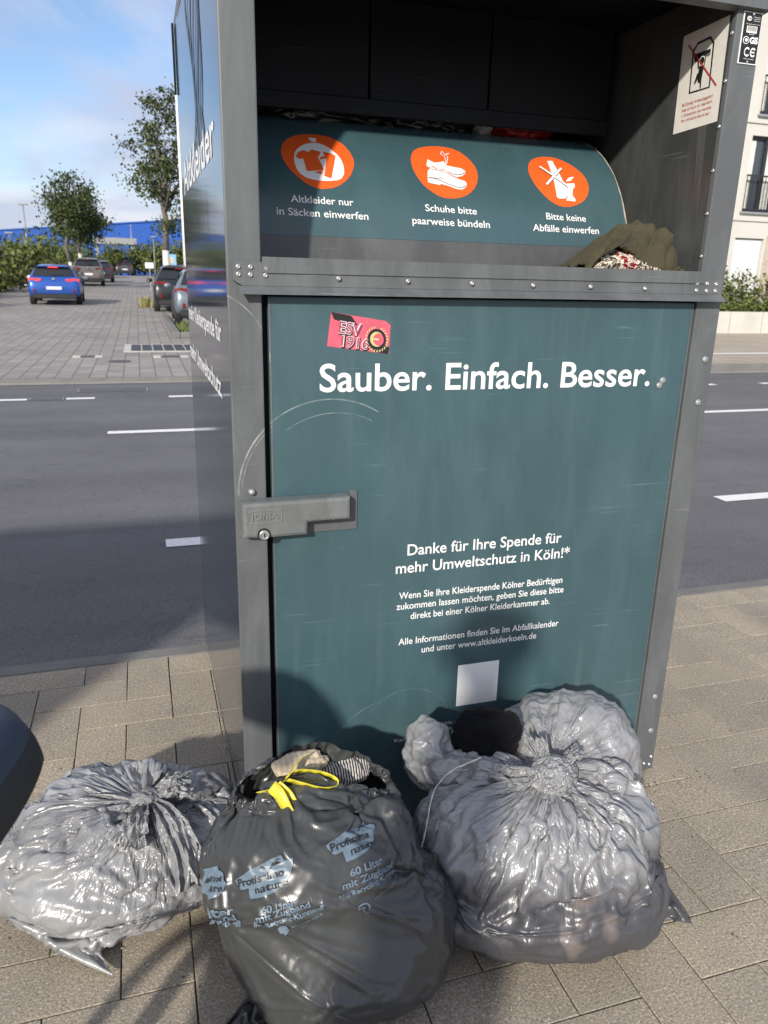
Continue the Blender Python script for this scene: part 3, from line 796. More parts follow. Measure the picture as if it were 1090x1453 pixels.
        box('headlight', s * .62 * ws - .13, s * .62 * ws + .13, L * .965, L * .985, .62 * hs, .72 * hs, HEADL, t, .03, local=True)
    box('brake_light', -.17, .17, y4 - .135, y4 - .10, z4 - .015, z4 + .018, REDLIT if lit else REDL, t, .006, local=True)
    bm = bmesh.new(); prism(bm, [(L * .33, st[6][3]), (L * .36, st[6][3] + .07), (L * .385, st[6][3])], lambda a, b, d: Vector((d, a, b)), -.012, .012); bm_ob('aerial', bm, BLACKP, t, local=True)
    for y in (.185 * L, .80 * L):
        for s in (-1, 1):
            mt_ = Matrix.Translation((s * (Wd / 2 - .10), y, .315)) @ Matrix.Rotation(math.pi / 2, 4, 'Y')
            bm = bmesh.new(); lathe(bm, [(.20, -.10), (.30, -.10), (.318, -.07), (.318, .07), (.30, .10), (.20, .10)], 26, mt_)
            w_ = bm_ob('wheel', bm, RUB, t, True, local=True)
            bm = bmesh.new(); lathe(bm, [(.02, -.104), (.205, -.095), (.205, .095), (.02, .104)], 20, mt_); bm_ob('rim', bm, RIM, w_, local=True)
    t.location = loc; t.rotation_euler = (0, 0, yaw); WLOC[t.name] = Vector(loc)
    return t
make_car('parked_car', 'bright blue hatchback with lit brake lights driving away down the side street', 4.05, 1.79, 1.45, carpaint('blue_car_paint', srgb(30, 82, 168)), (-3.05, 29.5, SZ(29.5)), R(1.5), True, WHITEP).name = 'blue_hatchback'
make_car('parked_car', 'silver grey people carrier parked under the rounded tree at left', 4.4, 1.85, 1.68, carpaint('grey_car_paint', (.17, .165, .16)), (-2.95, 50, SZ(50)), R(3))
make_car('parked_car', 'dark blue car mostly hidden behind the silver grey people carrier', 4.2, 1.8, 1.5, carpaint('dark_car_paint', (.03, .035, .05)), (-2.55, 58, SZ(58)), R(3))
make_car('parked_car', 'black estate car parked on the right behind the grey blue car', 4.4, 1.84, 1.56, carpaint('black_car_paint', (.014, .016, .018)), (1.25, 25.6, SZ(25.6)), R(-1))
make_car('parked_car', 'grey blue car parked on the right, half hidden by the clothing container', 4.3, 1.80, 1.47, carpaint('steel_car_paint', (.15, .18, .22)), (1.62, 19.3, SZ(19.3)), R(-1))
make_car('parked_car', 'small dark car far off at the end of the street', 4.2, 1.75, 1.5, carpaint('far_car_paint', (.05, .06, .065)), (-1.2, 82, SZ(80)), R(3))
# outlines traced on the container, in metres on its own surfaces
DATA = {
 'egg1': [[0.163,0.298],[0.1707,0.321],[0.1841,0.3405],[0.2055,0.3571],[0.2314,0.3657],[0.2591,0.3673],[0.2829,0.3618],[0.2998,0.349],[0.3132,0.3318],[0.3228,0.3092],[0.328,0.2842],[0.3271,0.2678],[0.3231,0.2553],[0.3148,0.2364],[0.3032,0.2213],[0.2865,0.2074],[0.2679,0.1979],[0.2409,0.1939],[0.2228,0.1974],[0.208,0.2057],[0.1927,0.2196],[0.1778,0.237],[0.1682,0.254],[0.1636,0.2689],[0.162,0.2829]],
 'bag': [[0.1885,0.2694],[0.1915,0.2858],[0.1963,0.2976],[0.2062,0.3106],[0.2186,0.3212],[0.2345,0.3283],[0.2498,0.3307],[0.2625,0.3256],[0.2746,0.3163],[0.2835,0.3049],[0.2923,0.2921],[0.2981,0.2777],[0.3007,0.2602],[0.3,0.2467],[0.2985,0.2368],[0.2914,0.2242],[0.2812,0.2183],[0.2647,0.2156],[0.2486,0.2145],[0.2328,0.2149],[0.2199,0.217],[0.2073,0.2216],[0.1977,0.2292],[0.1923,0.2382],[0.1895,0.2476],[0.1882,0.2574]],
 'knot': [[0.2321,0.3494],[0.2509,0.3496],[0.2492,0.3351],[0.2447,0.3323],[0.2381,0.3337]],
 'shirt': [[0.1934,0.2769],[0.2002,0.2912],[0.2176,0.3015],[0.2173,0.296],[0.2286,0.2964],[0.2308,0.3037],[0.25,0.2994],[0.2534,0.2951],[0.2443,0.2799],[0.2523,0.2462],[0.2518,0.2429],[0.2171,0.2376],[0.2132,0.2373],[0.21,0.2731],[0.2004,0.2705]],
 'pants': [[0.2581,0.2991],[0.2778,0.2953],[0.2861,0.2877],[0.2669,0.2219],[0.2515,0.2269],[0.2634,0.2763],[0.2602,0.2785],[0.25,0.2733],[0.2468,0.2784],[0.2614,0.286]],
 'leg': [[0.2287,0.2353],[0.2494,0.241],[0.2462,0.2312]],
 'egg2': [[0.4706,0.3004],[0.4762,0.3158],[0.4855,0.3308],[0.5002,0.3423],[0.5181,0.3499],[0.5353,0.3545],[0.5547,0.3572],[0.5731,0.3554],[0.5906,0.3504],[0.606,0.3381],[0.6176,0.3215],[0.6258,0.3042],[0.6314,0.2874],[0.6329,0.2705],[0.631,0.2541],[0.6248,0.2352],[0.6151,0.2199],[0.6036,0.2078],[0.5901,0.1986],[0.5733,0.1922],[0.5571,0.1891],[0.544,0.1886],[0.5312,0.1897],[0.5189,0.1943],[0.5072,0.2017],[0.4969,0.2098],[0.487,0.2198],[0.4781,0.235],[0.472,0.251],[0.4686,0.2663],[0.4681,0.2827]],
 'shoe1': [[0.5044,0.2614],[0.5162,0.2776],[0.5271,0.2681],[0.5423,0.2655],[0.5481,0.2682],[0.5514,0.2589],[0.5651,0.249],[0.5796,0.2425],[0.5945,0.2375],[0.5971,0.2303],[0.5941,0.2213],[0.582,0.2134],[0.569,0.214],[0.5493,0.2212],[0.5318,0.2257],[0.5261,0.2225],[0.4986,0.2277],[0.5003,0.2441]],
 'shoe2': [[0.5048,0.2793],[0.5121,0.3002],[0.5268,0.2899],[0.5433,0.2932],[0.5523,0.2977],[0.5557,0.2839],[0.572,0.2803],[0.5926,0.277],[0.6015,0.2695],[0.6013,0.2629],[0.5897,0.2525],[0.5755,0.2483],[0.5658,0.2522],[0.5532,0.2612],[0.5485,0.2699],[0.5323,0.2679],[0.5197,0.2793],[0.5087,0.273]],
 'soleline': [[0.5005,0.2411],[0.5188,0.2395],[0.5334,0.234],[0.5501,0.2255],[0.5699,0.2191],[0.5831,0.2192],[0.5946,0.2243]],
 'sole2': [[0.555,0.2633],[0.5666,0.256],[0.5796,0.2548],[0.5909,0.2579],[0.6014,0.2658]],
 'tong': [[0.5089,0.2681],[0.5441,0.2614],[0.5378,0.2409],[0.5036,0.2413]],
 'lace1': [[0.5512,0.2701],[0.5565,0.291],[0.5589,0.3132],[0.5505,0.3221]],
 'lace2': [[0.5578,0.2876],[0.5661,0.3102],[0.5637,0.3216],[0.5739,0.3247]],
 'lace3': [[0.5505,0.3221],[0.5574,0.3331],[0.5607,0.3205],[0.5731,0.3267]],
 'egg3': [[0.7768,0.2984],[0.7848,0.3147],[0.797,0.329],[0.8156,0.3405],[0.8343,0.346],[0.8537,0.3471],[0.8715,0.3439],[0.8872,0.3347],[0.9017,0.3222],[0.9141,0.3072],[0.9246,0.2906],[0.9309,0.2731],[0.9316,0.256],[0.9308,0.2442],[0.9273,0.2327],[0.9199,0.2181],[0.9095,0.2056],[0.8962,0.1961],[0.8811,0.1895],[0.8657,0.1847],[0.8509,0.1831],[0.8369,0.1851],[0.8235,0.1904],[0.8108,0.1989],[0.799,0.2114],[0.7896,0.2244],[0.7812,0.2404],[0.7762,0.256],[0.7733,0.2725],[0.774,0.2851]],
 'bottle': [[0.8394,0.3276],[0.8547,0.3305],[0.8544,0.3144],[0.8577,0.2926],[0.862,0.2509],[0.8656,0.2242],[0.8575,0.2067],[0.8386,0.2047],[0.8325,0.2093],[0.8358,0.2583],[0.837,0.2934]],
 'core': [[0.8705,0.2515],[0.8919,0.2531],[0.8914,0.2438],[0.8826,0.2341],[0.8775,0.2163],[0.884,0.2041],[0.8809,0.1989],[0.8667,0.201],[0.8562,0.2004],[0.8626,0.2112],[0.8624,0.2283],[0.8637,0.2418]],
 'bar1': [[0.8085,0.3014],[0.8716,0.2401]],
 'bar2': [[0.8687,0.3006],[0.8111,0.2426]],
 'leaf': [[0.871,0.261],[0.8826,0.2716],[0.8976,0.2754],[0.886,0.2621],[0.8721,0.2572]],
 'd1': ["Altkleider nur",0.1696,0.3113,0.1592,0.1575,0.0167],
 'd2': ["in Säcken einwerfen",0.136,0.3431,0.1294,0.1268,0.0143],
 'd3': ["Schuhe bitte",0.4825,0.6114,0.1541,0.1517,0.0173],
 'd4': ["paarweise bündeln",0.4478,0.6418,0.1228,0.1208,0.0169],
 'd5': ["Bitte keine",0.7948,0.9037,0.149,0.1476,0.0173],
 'd6': ["Abfälle einwerfen",0.7557,0.9373,0.1191,0.118,0.0172],
 't1': ["Sauber. Einfach. Besser.",0.1813,0.9803,1.1082,1.1063,0.0589],
 't2': ["Danke für Ihre Spende für",0.3859,0.7837,0.7291,0.7278,0.0255],
 't3': ["mehr Umweltschutz in Köln!*",0.359,0.8106,0.6863,0.687,0.0269],
 't4': ["Wenn Sie Ihre Kleiderspende Kölner Bedürftigen",0.3689,0.7979,0.6216,0.6198,0.0166],
 't5': ["zukommen lassen möchten, geben Sie diese bitte",0.3632,0.8038,0.5949,0.5937,0.0167],
 't6': ["direkt bei einer Kölner Kleiderkammer ab.",0.399,0.7675,0.5677,0.566,0.0169],
 't7': ["Alle Informationen finden Sie im Abfallkalender",0.3708,0.7989,0.503,0.5018,0.0167],
 't8': ["und unter www.altkleiderkoeln.de",0.4302,0.7385,0.4759,0.4745,0.0176],
 'qr': [[0.5278,0.4268],[0.6401,0.4275],[0.6394,0.3139],[0.5295,0.3106]],
 'sticker': [[0.2052,1.2682],[0.3321,1.2507],[0.3293,1.1836],[0.1966,1.2003]],
 'riv': [[0.0185,1.3523],[0.0442,1.3521],[0.0729,1.3507],[0.018,1.3364],[0.0438,1.3361],[0.0725,1.3355],[0.2162,1.333],[0.3607,1.3307],[0.5019,1.3294],[0.5016,1.3288],[0.6439,1.3282],[0.7842,1.328],[0.9242,1.3265],[1.065,1.3398],[1.0927,1.3403],[1.1178,1.3396],[1.0654,1.3248],[1.0933,1.3241],[1.1175,1.3245]],
 'rivpost': [[1.1266,1.166],[1.1242,1.0625],[1.1228,0.2498],[1.1251,0.1421]],
 'rivdoor': [[1.0161,1.1174],[1.008,1.1058],[1.0227,0.2064],[1.0114,0.1907]],
 'signR': [[0.1726,1.8856],[0.0225,1.8889],[0.0184,1.6831],[0.169,1.6789]],
 'signframe': [[0.1306,1.8457],[0.1178,1.8583],[0.0775,1.8603],[0.0642,1.8463],[0.0599,1.7586],[0.1265,1.7594]],
 'signhole': [[0.1273,1.8376],[0.071,1.8372],[0.0712,1.8247],[0.1205,1.8202]],
 'signhead': [[0.0954,1.8183],[0.0867,1.8173]],
 'signbody': [[0.1025,1.8089],[0.0871,1.8083],[0.0896,1.7775],[0.0879,1.7623],[0.0916,1.7621],[0.0952,1.7749],[0.1017,1.7762],[0.1043,1.7954]],
 'signleg': [[0.1026,1.795],[0.1073,1.7951],[0.1141,1.7759],[0.1106,1.7743],[0.0994,1.7869]],
 'signarm1': [[0.1109,1.8264],[0.1047,1.8047]],
 'signarm2': [[0.0867,1.8063],[0.0834,1.8256],[0.073,1.826]],
 'signred': [[0.15,1.8624],[0.0361,1.7575]],
 'signtxt': [[[0.1471,1.7344],[0.0431,1.7361]],[[0.1446,1.7223],[0.0437,1.7252]],[[0.1439,1.7115],[0.0441,1.7133]],[[0.1433,1.7006],[0.0476,1.7019]]],
 'wallriv': [[0.0059,1.8512],[0.0053,1.7602],[0.0041,1.6708],[0.0044,1.5815],[0.0009,1.4917],[0.0021,1.3995]],
 'plate': [[1.0989,1.8937],[1.1471,1.893],[1.1471,1.793],[1.098,1.7947]],
}
# ================================================================ THE CLOTHING CONTAINER
def worn_paint(name, c, rough=.42, smear=.12, scr=True, spec=.5):
    """powder coated sheet steel with dull smears, specks of dirt and fine scratches"""
    m = M(name, c, rough, .0, spec)
    p = m.pos()
    mp = m.n('ShaderNodeMapping'); mp.inputs['Scale'].default_value = (9, 9, 2.2); m.l(p, mp.inputs[0])
    f = m.noise(1.0, 8, .68, vec=mp.outputs[0], dist=.6)
    m.setc(m.mix(m.ramp(f, [(.44, 0.0), (.72, smear * 2.2)]), m.base(), tuple(min(1, v * 1.9 + .05) for v in c[:3]) + (1,)))
    f2 = m.noise(2.3, 4, vec=p)
    m.setc(m.mix(1.0, m.base(), m.ramp(f2, [(.3, .90), (.7, 1.07)]), 'MULTIPLY'))
    v = m.n('ShaderNodeTexVoronoi'); v.inputs['Scale'].default_value = 75; m.l(p, v.inputs['Vector'])
    sp = m.math('MULTIPLY', m.ramp(v.outputs['Distance'], [(.05, 1.0), (.10, 0.0)]), m.ramp(m.noise(13, 2, vec=p), [(.56, 0.0), (.62, .55)]))
    m.setc(m.mix(sp, m.base(), tuple(min(1, x * 2.2 + .08) for x in c[:3]) + (1,)))
    if scr:
        mp2 = m.n('ShaderNodeMapping'); mp2.inputs['Scale'].default_value = (1.4, 1.4, 60); mp2.inputs['Rotation'].default_value = (.5, .9, .2); m.l(p, mp2.inputs[0])
        s = m.noise(3.2, 2, .5, vec=mp2.outputs[0])
        m.setc(m.mix(m.math('MULTIPLY', m.ramp(s, [(.66, 0.0), (.70, .5)]), m.ramp(m.noise(4.5, 2, vec=p), [(.5, 0.0), (.62, 1.0)])), m.base(), tuple(min(1, x * 1.8 + .06) for x in c[:3]) + (1,)))
    m.setr(m.ramp(f, [(.3, rough - .08), (.7, rough + .16)]))
    m.bump(m.noise(160, 2, vec=p), .05, .002)
    return m
def ring_scratch(m, cx, cz, r, wid, lo, hi, amt):
    """thin scratch along an arc on a panel that faces the street"""
    p = m.pos(); s = m.n('ShaderNodeSeparateXYZ'); m.l(p, s.inputs[0])
    dx = m.math('SUBTRACT', s.outputs['X'], cx); dz = m.math('SUBTRACT', s.outputs['Z'], cz)
    d = m.math('SQRT', m.math('ADD', m.math('MULTIPLY', dx, dx), m.math('MULTIPLY', dz, dz)))
    e = m.math('ABSOLUTE', m.math('SUBTRACT', d, r))
    a = m.ramp(m.math('DIVIDE', e, wid * 2), [(.3, 1.0), (.5, 0.0)])
    ang = m.math('DIVIDE', m.math('ARCTAN2', dz, dx), math.pi)
    g = m.math('MULTIPLY', m.math('GREATER_THAN', ang, lo), m.math('LESS_THAN', ang, hi))
    n = m.ramp(m.noise(24, 3, vec=p), [(.36, .15), (.6, 1.0)])
    m.setc(m.mix(m.math('MULTIPLY', m.math('MULTIPLY', a, g), m.math('MULTIPLY', n, amt)), m.base(), (.42, .44, .43, 1)))
gm = worn_paint('grey_coated_steel', (.098, .106, .111), .40, .16)
ring_scratch(gm, .205, .895, .197, .0022, .45, 1.0, .75)
ring_scratch(gm, .205, .895, .190, .0012, .45, .97, .5)
ring_scratch(gm, -.06, 1.17, .14, .0011, .0, .5, .6)
STEEL = gm.m
dm = worn_paint('petrol_door_film', (.046, .094, .109), .30, .07, True, .55)
ring_scratch(dm, .205, .895, .197, .0016, .32, .8, .5)
ring_scratch(dm, .215, .885, .178, .0012, .35, .7, .35)
ring_scratch(dm, .36, .20, .16, .0012, .55, .95, .30)
ring_scratch(dm, .40, .26, .12, .001, .2, .8, .22)
sz_ = dm.n('ShaderNodeSeparateXYZ'); dm.l(dm.pos(), sz_.inputs[0])
splash = dm.math('MULTIPLY', dm.ramp(sz_.outputs['Z'], [(.02, 1.0), (.34, 0.0)]), dm.ramp(dm.noise(7, 6, .7, vec=dm.pos()), [(.40, 0.0), (.70, .40)]))
dm.setc(dm.mix(splash, dm.base(), (.17, .16, .14, 1)))          # dried road dirt near the foot
mpd = dm.n('ShaderNodeMapping'); mpd.inputs['Scale'].default_value = (26, 26, 1.1); dm.l(dm.pos(), mpd.inputs[0])
dm.setc(dm.mix(dm.math('MULTIPLY', dm.ramp(dm.noise(1.0, 3, .5, vec=mpd.outputs[0]), [(.60, 0.0), (.74, .22)]), dm.ramp(dm.noise(2.1, 2, vec=dm.pos()), [(.45, 0.0), (.6, 1.0)])), dm.base(), (.16, .19, .19, 1)))   # rain streaks
DOORM = dm.m
drm = worn_paint('petrol_drum_film', (.044, .092, .106), .28, .04, False, .55); DRUMM = drm.m
DARKSTEEL = worn_paint('dark_coated_steel', (.005, .006, .008), .5, .03, True, .2).m
INNER = worn_paint('grey_inner_sheet', (.045, .048, .047), .30, .20, True, .35)
INNERM = INNER.m
bare = worn_paint('brushed_steel_drum', (.070, .073, .075), .36, .14, True); BARE = bare.m
GAP = simple('dark_gap', (.004, .004, .005), .8)
WHITE = simple('white_vinyl', (.80, .80, .79), .5)
ORANGE = simple('orange_vinyl', srgb(236, 96, 36), .45, vary=.03)
BLACKV = simple('black_vinyl', (.015, .015, .017), .45)
RIVET = simple('rivet_metal', (.52, .53, .53), .3, .7)
BIGRIV = simple('coated_rivet', (.30, .33, .34), .35, .3)
WORN = M('bare_worn_edge', (.50, .46, .38), .45, .2); WORN.vary(40, .3); WORN = WORN.m
side = M('slate_side_film', (.040, .048, .062), .07, 0, .5)
side.vary(2.2, .15, vec=side.pos()); side.b.inputs['IOR'].default_value = 1.42
sp2 = side.pos(); mp = side.n('ShaderNodeMapping'); mp.inputs['Scale'].default_value = (1, 1.2, .5); side.l(sp2, mp.inputs[0])
side.bump(side.noise(5, 2, vec=mp.outputs[0]), .010, .02)
SIDEM = side.m

box_t = thing('clothing_container', 'petrol and grey steel clothing donation container with lettered door on the pavement', 'clothing container', (.575, .575, 0))
T = box_t
CD = 1.15
box('frame_post', .0, .066, 0, .05, .012, 2.02, STEEL, T, .003, 2)
rp = bmesh.new(); bx(rp, 1.083, 1.15, 0, .016, .012, 2.02, .003, 2)
bm_ob('frame_post', rp, STEEL, T)
for x in (0.0, 1.08): box('frame_post', x, x + .07, CD - .05, CD, .012, 2.02, STEEL, T, .003)
# side panels, back and roof
def sidep(name, x, s, mat):
    V = [(x - s * .001, .006, .03), (x + s * .006, CD, .03), (x + s * .006, CD, 2.03), (x - s * .001, .006, 2.03)]
    V2 = [(a - s * .012, b, c) for a, b, c in V]
    return ob(name, V + V2, [(0, 1, 2, 3), (7, 6, 5, 4), (0, 3, 7, 4), (1, 5, 6, 2), (3, 2, 6, 7), (0, 4, 5, 1)], mat, T)
sp_l = sidep('side_panel', -.001, -1, SIDEM)
sidep('side_panel', 1.151, 1, SIDEM)
box('rear_panel', .07, 1.08, CD - .02, CD - .005, .03, 2.02, SIDEM, T)
box('base_frame', .003, 1.147, .012, CD - .005, .012, .07, STEEL, T)
for sx_ in (.05, 1.04):
    for sy_ in (.06, 1.05): box('foot', sx_, sx_ + .06, sy_, sy_ + .06, 0, .0115, DARKSTEEL, T)
hood = bmesh.new()
prism(hood, [(-.016, 1.895), (.012, 1.892), (.012, 2.02), (CD + .01, 2.022), (CD + .01, 2.06), (.02, 2.075), (-.016, 2.04)], lambda a, b, d: Vector((d, a, b)), -.006, 1.156)
bm_ob('roof_hood', hood, STEEL, T)
box('tank_wall', .067, 1.083, .031, .037, .03, 1.30, GAP, T)          # dark behind the door gap
# compartment behind the opening
box('inner_wall', 1.0845, 1.088, .0165, .80, 1.30, 2.0, INNERM, T)
box('inner_wall', .066, .069, .051, .80, 1.30, 2.0, INNERM, T)
box('inner_wall', .07, 1.084, .80, .81, 1.30, 2.0, DARKSTEEL, T)
box('inner_ceiling', .07, 1.084, .0125, .80, 1.955, 1.962, DARKSTEEL, T)
box('ledge', .067, 1.083, .012, .215, 1.344, 1.3565, INNERM, T)
# baffle of three dark sheets with a lip
bf = bmesh.new()
for a, b in ((.0705, .392), (.396, .702), (.706, 1.045)): bx(bf, a, b, .405, .409, 1.738, 1.954, .0015)
bx(bf, .0705, 1.045, .395, .4045, 1.705, 1.742, .002)
bm_ob('baffle', bf, DARKSTEEL, T)
# drum
YC, ZC, RD = .58, 1.335, .382
def DR(x, s, off=.0): return Vector((x, YC - (RD + off) * math.cos(s / RD), ZC + (RD + off) * math.sin(s / RD)))
def drum_part(name, x0, x1, s0, s1, off, mat, parent, n=40):
    V = []; F = []
    for i in range(n + 1):
        s = s0 + (s1 - s0) * i / n; V += [DR(x0, s, off), DR(x1, s, off)]
    F = [(2 * i, 2 * i + 1, 2 * i + 3, 2 * i + 2) for i in range(n)]
    return ob(name, V, F, mat, parent, True)
drum = drum_part('drum', .0735, 1.020, -.02, .66, 0, BARE, T)
drum_part('film', .0737, 1.0165, .086, .475, .0007, DRUMM, drum)
V = [DR(1.020, s) for s in np.linspace(-.02, .66, 40)] + [(1.020, YC, ZC)]
ob('end_plate', V, [tuple(range(40)) + (40,)], INNERM, drum)
V = []
for s in np.linspace(.03, .62, 40):
    wv = .0028 + .0016 * math.sin(s * 61) * math.sin(s * 23 + 1)
    V += [DR(1.0202 - wv, s, .0014), DR(1.0205, s, .0014)]
V += [DR(1.0206, s, -.006) for s in np.linspace(.03, .62, 40)]
F = [(2 * i, 2 * i + 1, 2 * i + 3, 2 * i + 2) for i in range(39)] + [(2 * i + 1, 80 + i, 81 + i, 2 * i + 3) for i in range(39)]
ob('worn_rim', V, F, WORN, drum)
dr = lambda o_: (lambda a, b: DR(a, b, o_))
for nm, egg, whites in (('egg1', 'egg1', ()), ('egg2', 'egg2', ()), ('egg3', 'egg3', ())):
    shape2d('pictogram', DATA[egg], dr(.0014), ORANGE, drum, .008).name = 'pictogram'
pics = [c for c in drum.children if c.name.startswith('pictogram')]
for poly, col_, off in (('bag', WHITE, .0022), ('knot', WHITE, .0022), ('shirt', ORANGE, .003), ('pants', ORANGE, .003), ('leg', ORANGE, .003), ('shoe1', WHITE, .0024), ('shoe2', WHITE, .0022), ('bottle', WHITE, .0022), ('core', WHITE, .0023), ('leaf', WHITE, .0022)):
    shape2d('pictogram_figure', DATA[poly], dr(off), col_, drum, .008)
LINE = simple('dark_outline', (.16, .06, .03), .5)
for ln, w, col_, off in (('soleline', .0016, LINE, .0032), ('sole2', .0014, LINE, .0032), ('tong', .0011, LINE, .0032), ('lace1', .0018, WHITE, .0034), ('lace2', .0018, WHITE, .0034), ('lace3', .003, WHITE, .0034)):
    strip2d('pictogram_figure', DATA[ln], w, dr(off), col_, drum)
for ln in ('bar1', 'bar2'):
    (a, b), (c, d) = DATA[ln]; pts = [(a + (c - a) * k / 10, b + (d - b) * k / 10) for k in range(11)]
    strip2d('pictogram_figure', pts, .0085, dr(.0034), LINE, drum); strip2d('pictogram_figure', pts, .0058, dr(.004), WHITE, drum)
def line_on(key, fn, mat, parent, bold=.010, cap=None):
    s, x0, x1, z0, z1, c = DATA[key]
    c = cap or c
    return lettering(s, lambda a, b: fn(x0 + (x1 - x0) * a, z0 + (z1 - z0) * a + c * b), mat, parent, bold)
for k, cp_ in (('d1', .0165), ('d2', .0165), ('d3', .0165), ('d4', .0165), ('d5', .0165), ('d6', .0165)): line_on(k, dr(.0016), WHITE, drum, .008, cp_)
# shelf rail over the door
rail = bmesh.new()
def rail_p(poly, y0, y1): prism(rail, poly, lambda a, b, d: Vector((a, d, b)), y0, y1)
rail_p([(.010, 1.326), (.028, 1.316), (1.134, 1.316), (1.134, 1.349), (1.070, 1.3495), (1.058, 1.3565), (.095, 1.3585), (.082, 1.3595), (.010, 1.3595)], -.011, -.0015)
rail_p([(.0665, 1.340), (1.0825, 1.340), (1.0825, 1.366), (.0665, 1.3695)], -.0145, -.0112)
rail_ob = bm_ob('shelf_rail', rail, STEEL, T)
lip = bmesh.new()
prism(lip, [(-.0015, 1.3155), (-.012, 1.3155), (-.030, 1.303), (-.030, 1.3005), (-.010, 1.312), (-.0015, 1.312)], lambda a, b, d: Vector((d, a, b)), .020, 1.137)
bm_ob('rail_lip', lip, STEEL, rail_ob)
# rivets: one shape, many copies
def rivet_mesh(r, h, hole, mat):
    bm = bmesh.new(); prof = [(r, 0), (r * .98, h * .35), (r * .8, h * .8), (r * .5, h)]
    prof += [(r * .32, h * .95), (r * .30, h * .35)] if hole else [(r * .2, h * 1.06)]
    lathe(bm, prof, 14, Matrix.Rotation(math.pi / 2, 4, 'X')); me = bpy.data.meshes.new('rivet'); bm.normal_update(); bm.to_mesh(me); bm.free(); me.materials.append(mat); me.shade_smooth(); return me
rv = rivet_mesh(.0052, .0035, True, RIVET)
def put_rivet(me, p, parent):
    o = link('rivet', me, parent, True); o.location = Vector(p) - wloc(parent) * (1 if parent is T else 1); return o
for k, (x, z) in enumerate(DATA['riv']):
    if k == 9: continue
    x = min(max(x, .021), 1.131)
    o = bpy.data.objects.new('rivet', rv); COL.objects.link(o); o.parent = rail_ob; o.location = (x, -.0112 if not .08 < x < 1.06 else -.0148, z - .002 if z > 1.345 else z)
bigr = rivet_mesh(.0085, .0055, False, BIGRIV)
for x, z in DATA['rivpost']:
    o = bpy.data.objects.new('rivet', bigr); COL.objects.link(o); o.parent = T; o.location = Vector((x, -.0002, z)) - wloc(T)
for x, z in ((1.1035, .028), (1.118, .036), (1.136, .030), (1.139, .055)):
    o = bpy.data.objects.new('rivet', rv); COL.objects.link(o); o.parent = T; o.location = Vector((x, -.0002, z)) - wloc(T)
o = bpy.data.objects.new('rivet', rivet_mesh(.0078, .010, False, RIVET)); COL.objects.link(o); o.parent = T; o.location = Vector((.035, -.0002, .9035)) - wloc(T)
sr = rivet_mesh(.0045, .003, True, RIVET)
for y, z in DATA['wallriv'][:5] + [(.0, 1.40)]:
    o = bpy.data.objects.new('rivet', sr); COL.objects.link(o); o.parent = T; o.rotation_euler = (0, 0, -math.pi / 2); o.location = Vector((1.0829, .0085, z)) - wloc(T)
# door
door = box('door', .0785, 1.0765, .003, .028, .013, 1.2965, DOORM, T, .0022, 2)
for a, b in ((.0787, .0825), (1.0725, 1.0763)): box('door_edge', a, b, .0018, .0027, .015, 1.294, STEEL, door)
FD = lambda o_: (lambda a, b: Vector((a, .003 - o_, b)))
line_on('t1', FD(.0006), WHITE, door, .014, .0560)
for k, c in (('t2', .0262), ('t3', .0262), ('t4', .0166), ('t5', .0166), ('t6', .0166), ('t7', .0166), ('t8', .0166)): line_on(k, FD(.0006), WHITE, door, .010, c)
for s, x0, x1, z in (('* Jeweils 50% der verwerteten', .4188, .652, .264), ('Karitative Altkleidersammlungen der', .4049, .666, .2492), ('Karitative Kölner Einrichtungen können', .3679, .703, .2372)):
    lettering(s, lambda a, b: Vector((x0 + (x1 - x0) * a, .0024, z + .0085 * b)), WHITE, door, .012)
Q = DATA['qr']; x0, x1 = .5285, .6397; z0, z1 = .3125, .4270
shape2d('blank_label', [(x0, z0), (x1, z0), (x1, z1), (x0, z1)], FD(.0007), WHITE, door)
# football supporters' sticker
st_pink = M('pink_sticker', srgb(205, 92, 112), .5); st_pink.vary(60, .15); st_pink.vary(14, .12); ST = DATA['sticker']
stk = shape2d('sticker', ST[:1] + [(ST[1][0] - .012, ST[1][1] + .0005), (ST[1][0], ST[1][1] - .008)] + ST[2:], FD(.0008), st_pink.m, door)
def sq(u, v):
    a = Vector(ST[0]).lerp(Vector(ST[1]), u); b = Vector(ST[3]).lerp(Vector(ST[2]), u); return a.lerp(b, v)
SF = lambda o_: (lambda u, v: Vector((sq(u, v).x, .003 - o_, sq(u, v).y)))
shape2d('sticker_band', [(.0, .0), (.33, .02), (.46, .27), (.30, .27), (.06, .2)], SF(.0011), BLACKV, stk)
shape2d('sticker_band', [(.66, .82), (.93, .72), (1.0, .80), (.99, 1.0), (.78, .99)], SF(.0011), BLACKV, stk)
stpale = simple('pale_pink_print', (.72, .62, .66), .5); stred = simple('dark_red_print', (.34, .06, .10), .5); gold = simple('gold_print', (.62, .50, .22), .45)
for s, u0, u1, v, c in (('ESV', .155, .53, .555, .33), ('1916', .215, .665, .935, .31)):
    for bold, mm, off in ((.075, BLACKV, .0013), (.045, stpale, .0016), (.004, stred, .0019)):
        V, F, _ = glyphs(s, bold); ob('lettering', [SF(off)(u0 + (u1 - u0) * a + (.012 if off == .0013 else 0), v - c * b + (.03 if off == .0013 else 0)) for a, b in V], F, mm, stk)
ec, er = (.785, .60), .155
as_ = .5   # sticker is about twice as wide as high
shape2d('emblem', [(ec[0] + er * math.cos(t_), ec[1] + er / as_ * math.sin(t_)) for t_ in np.linspace(0, 2 * math.pi, 30)[:-1]], SF(.0012), BLACKV, stk)
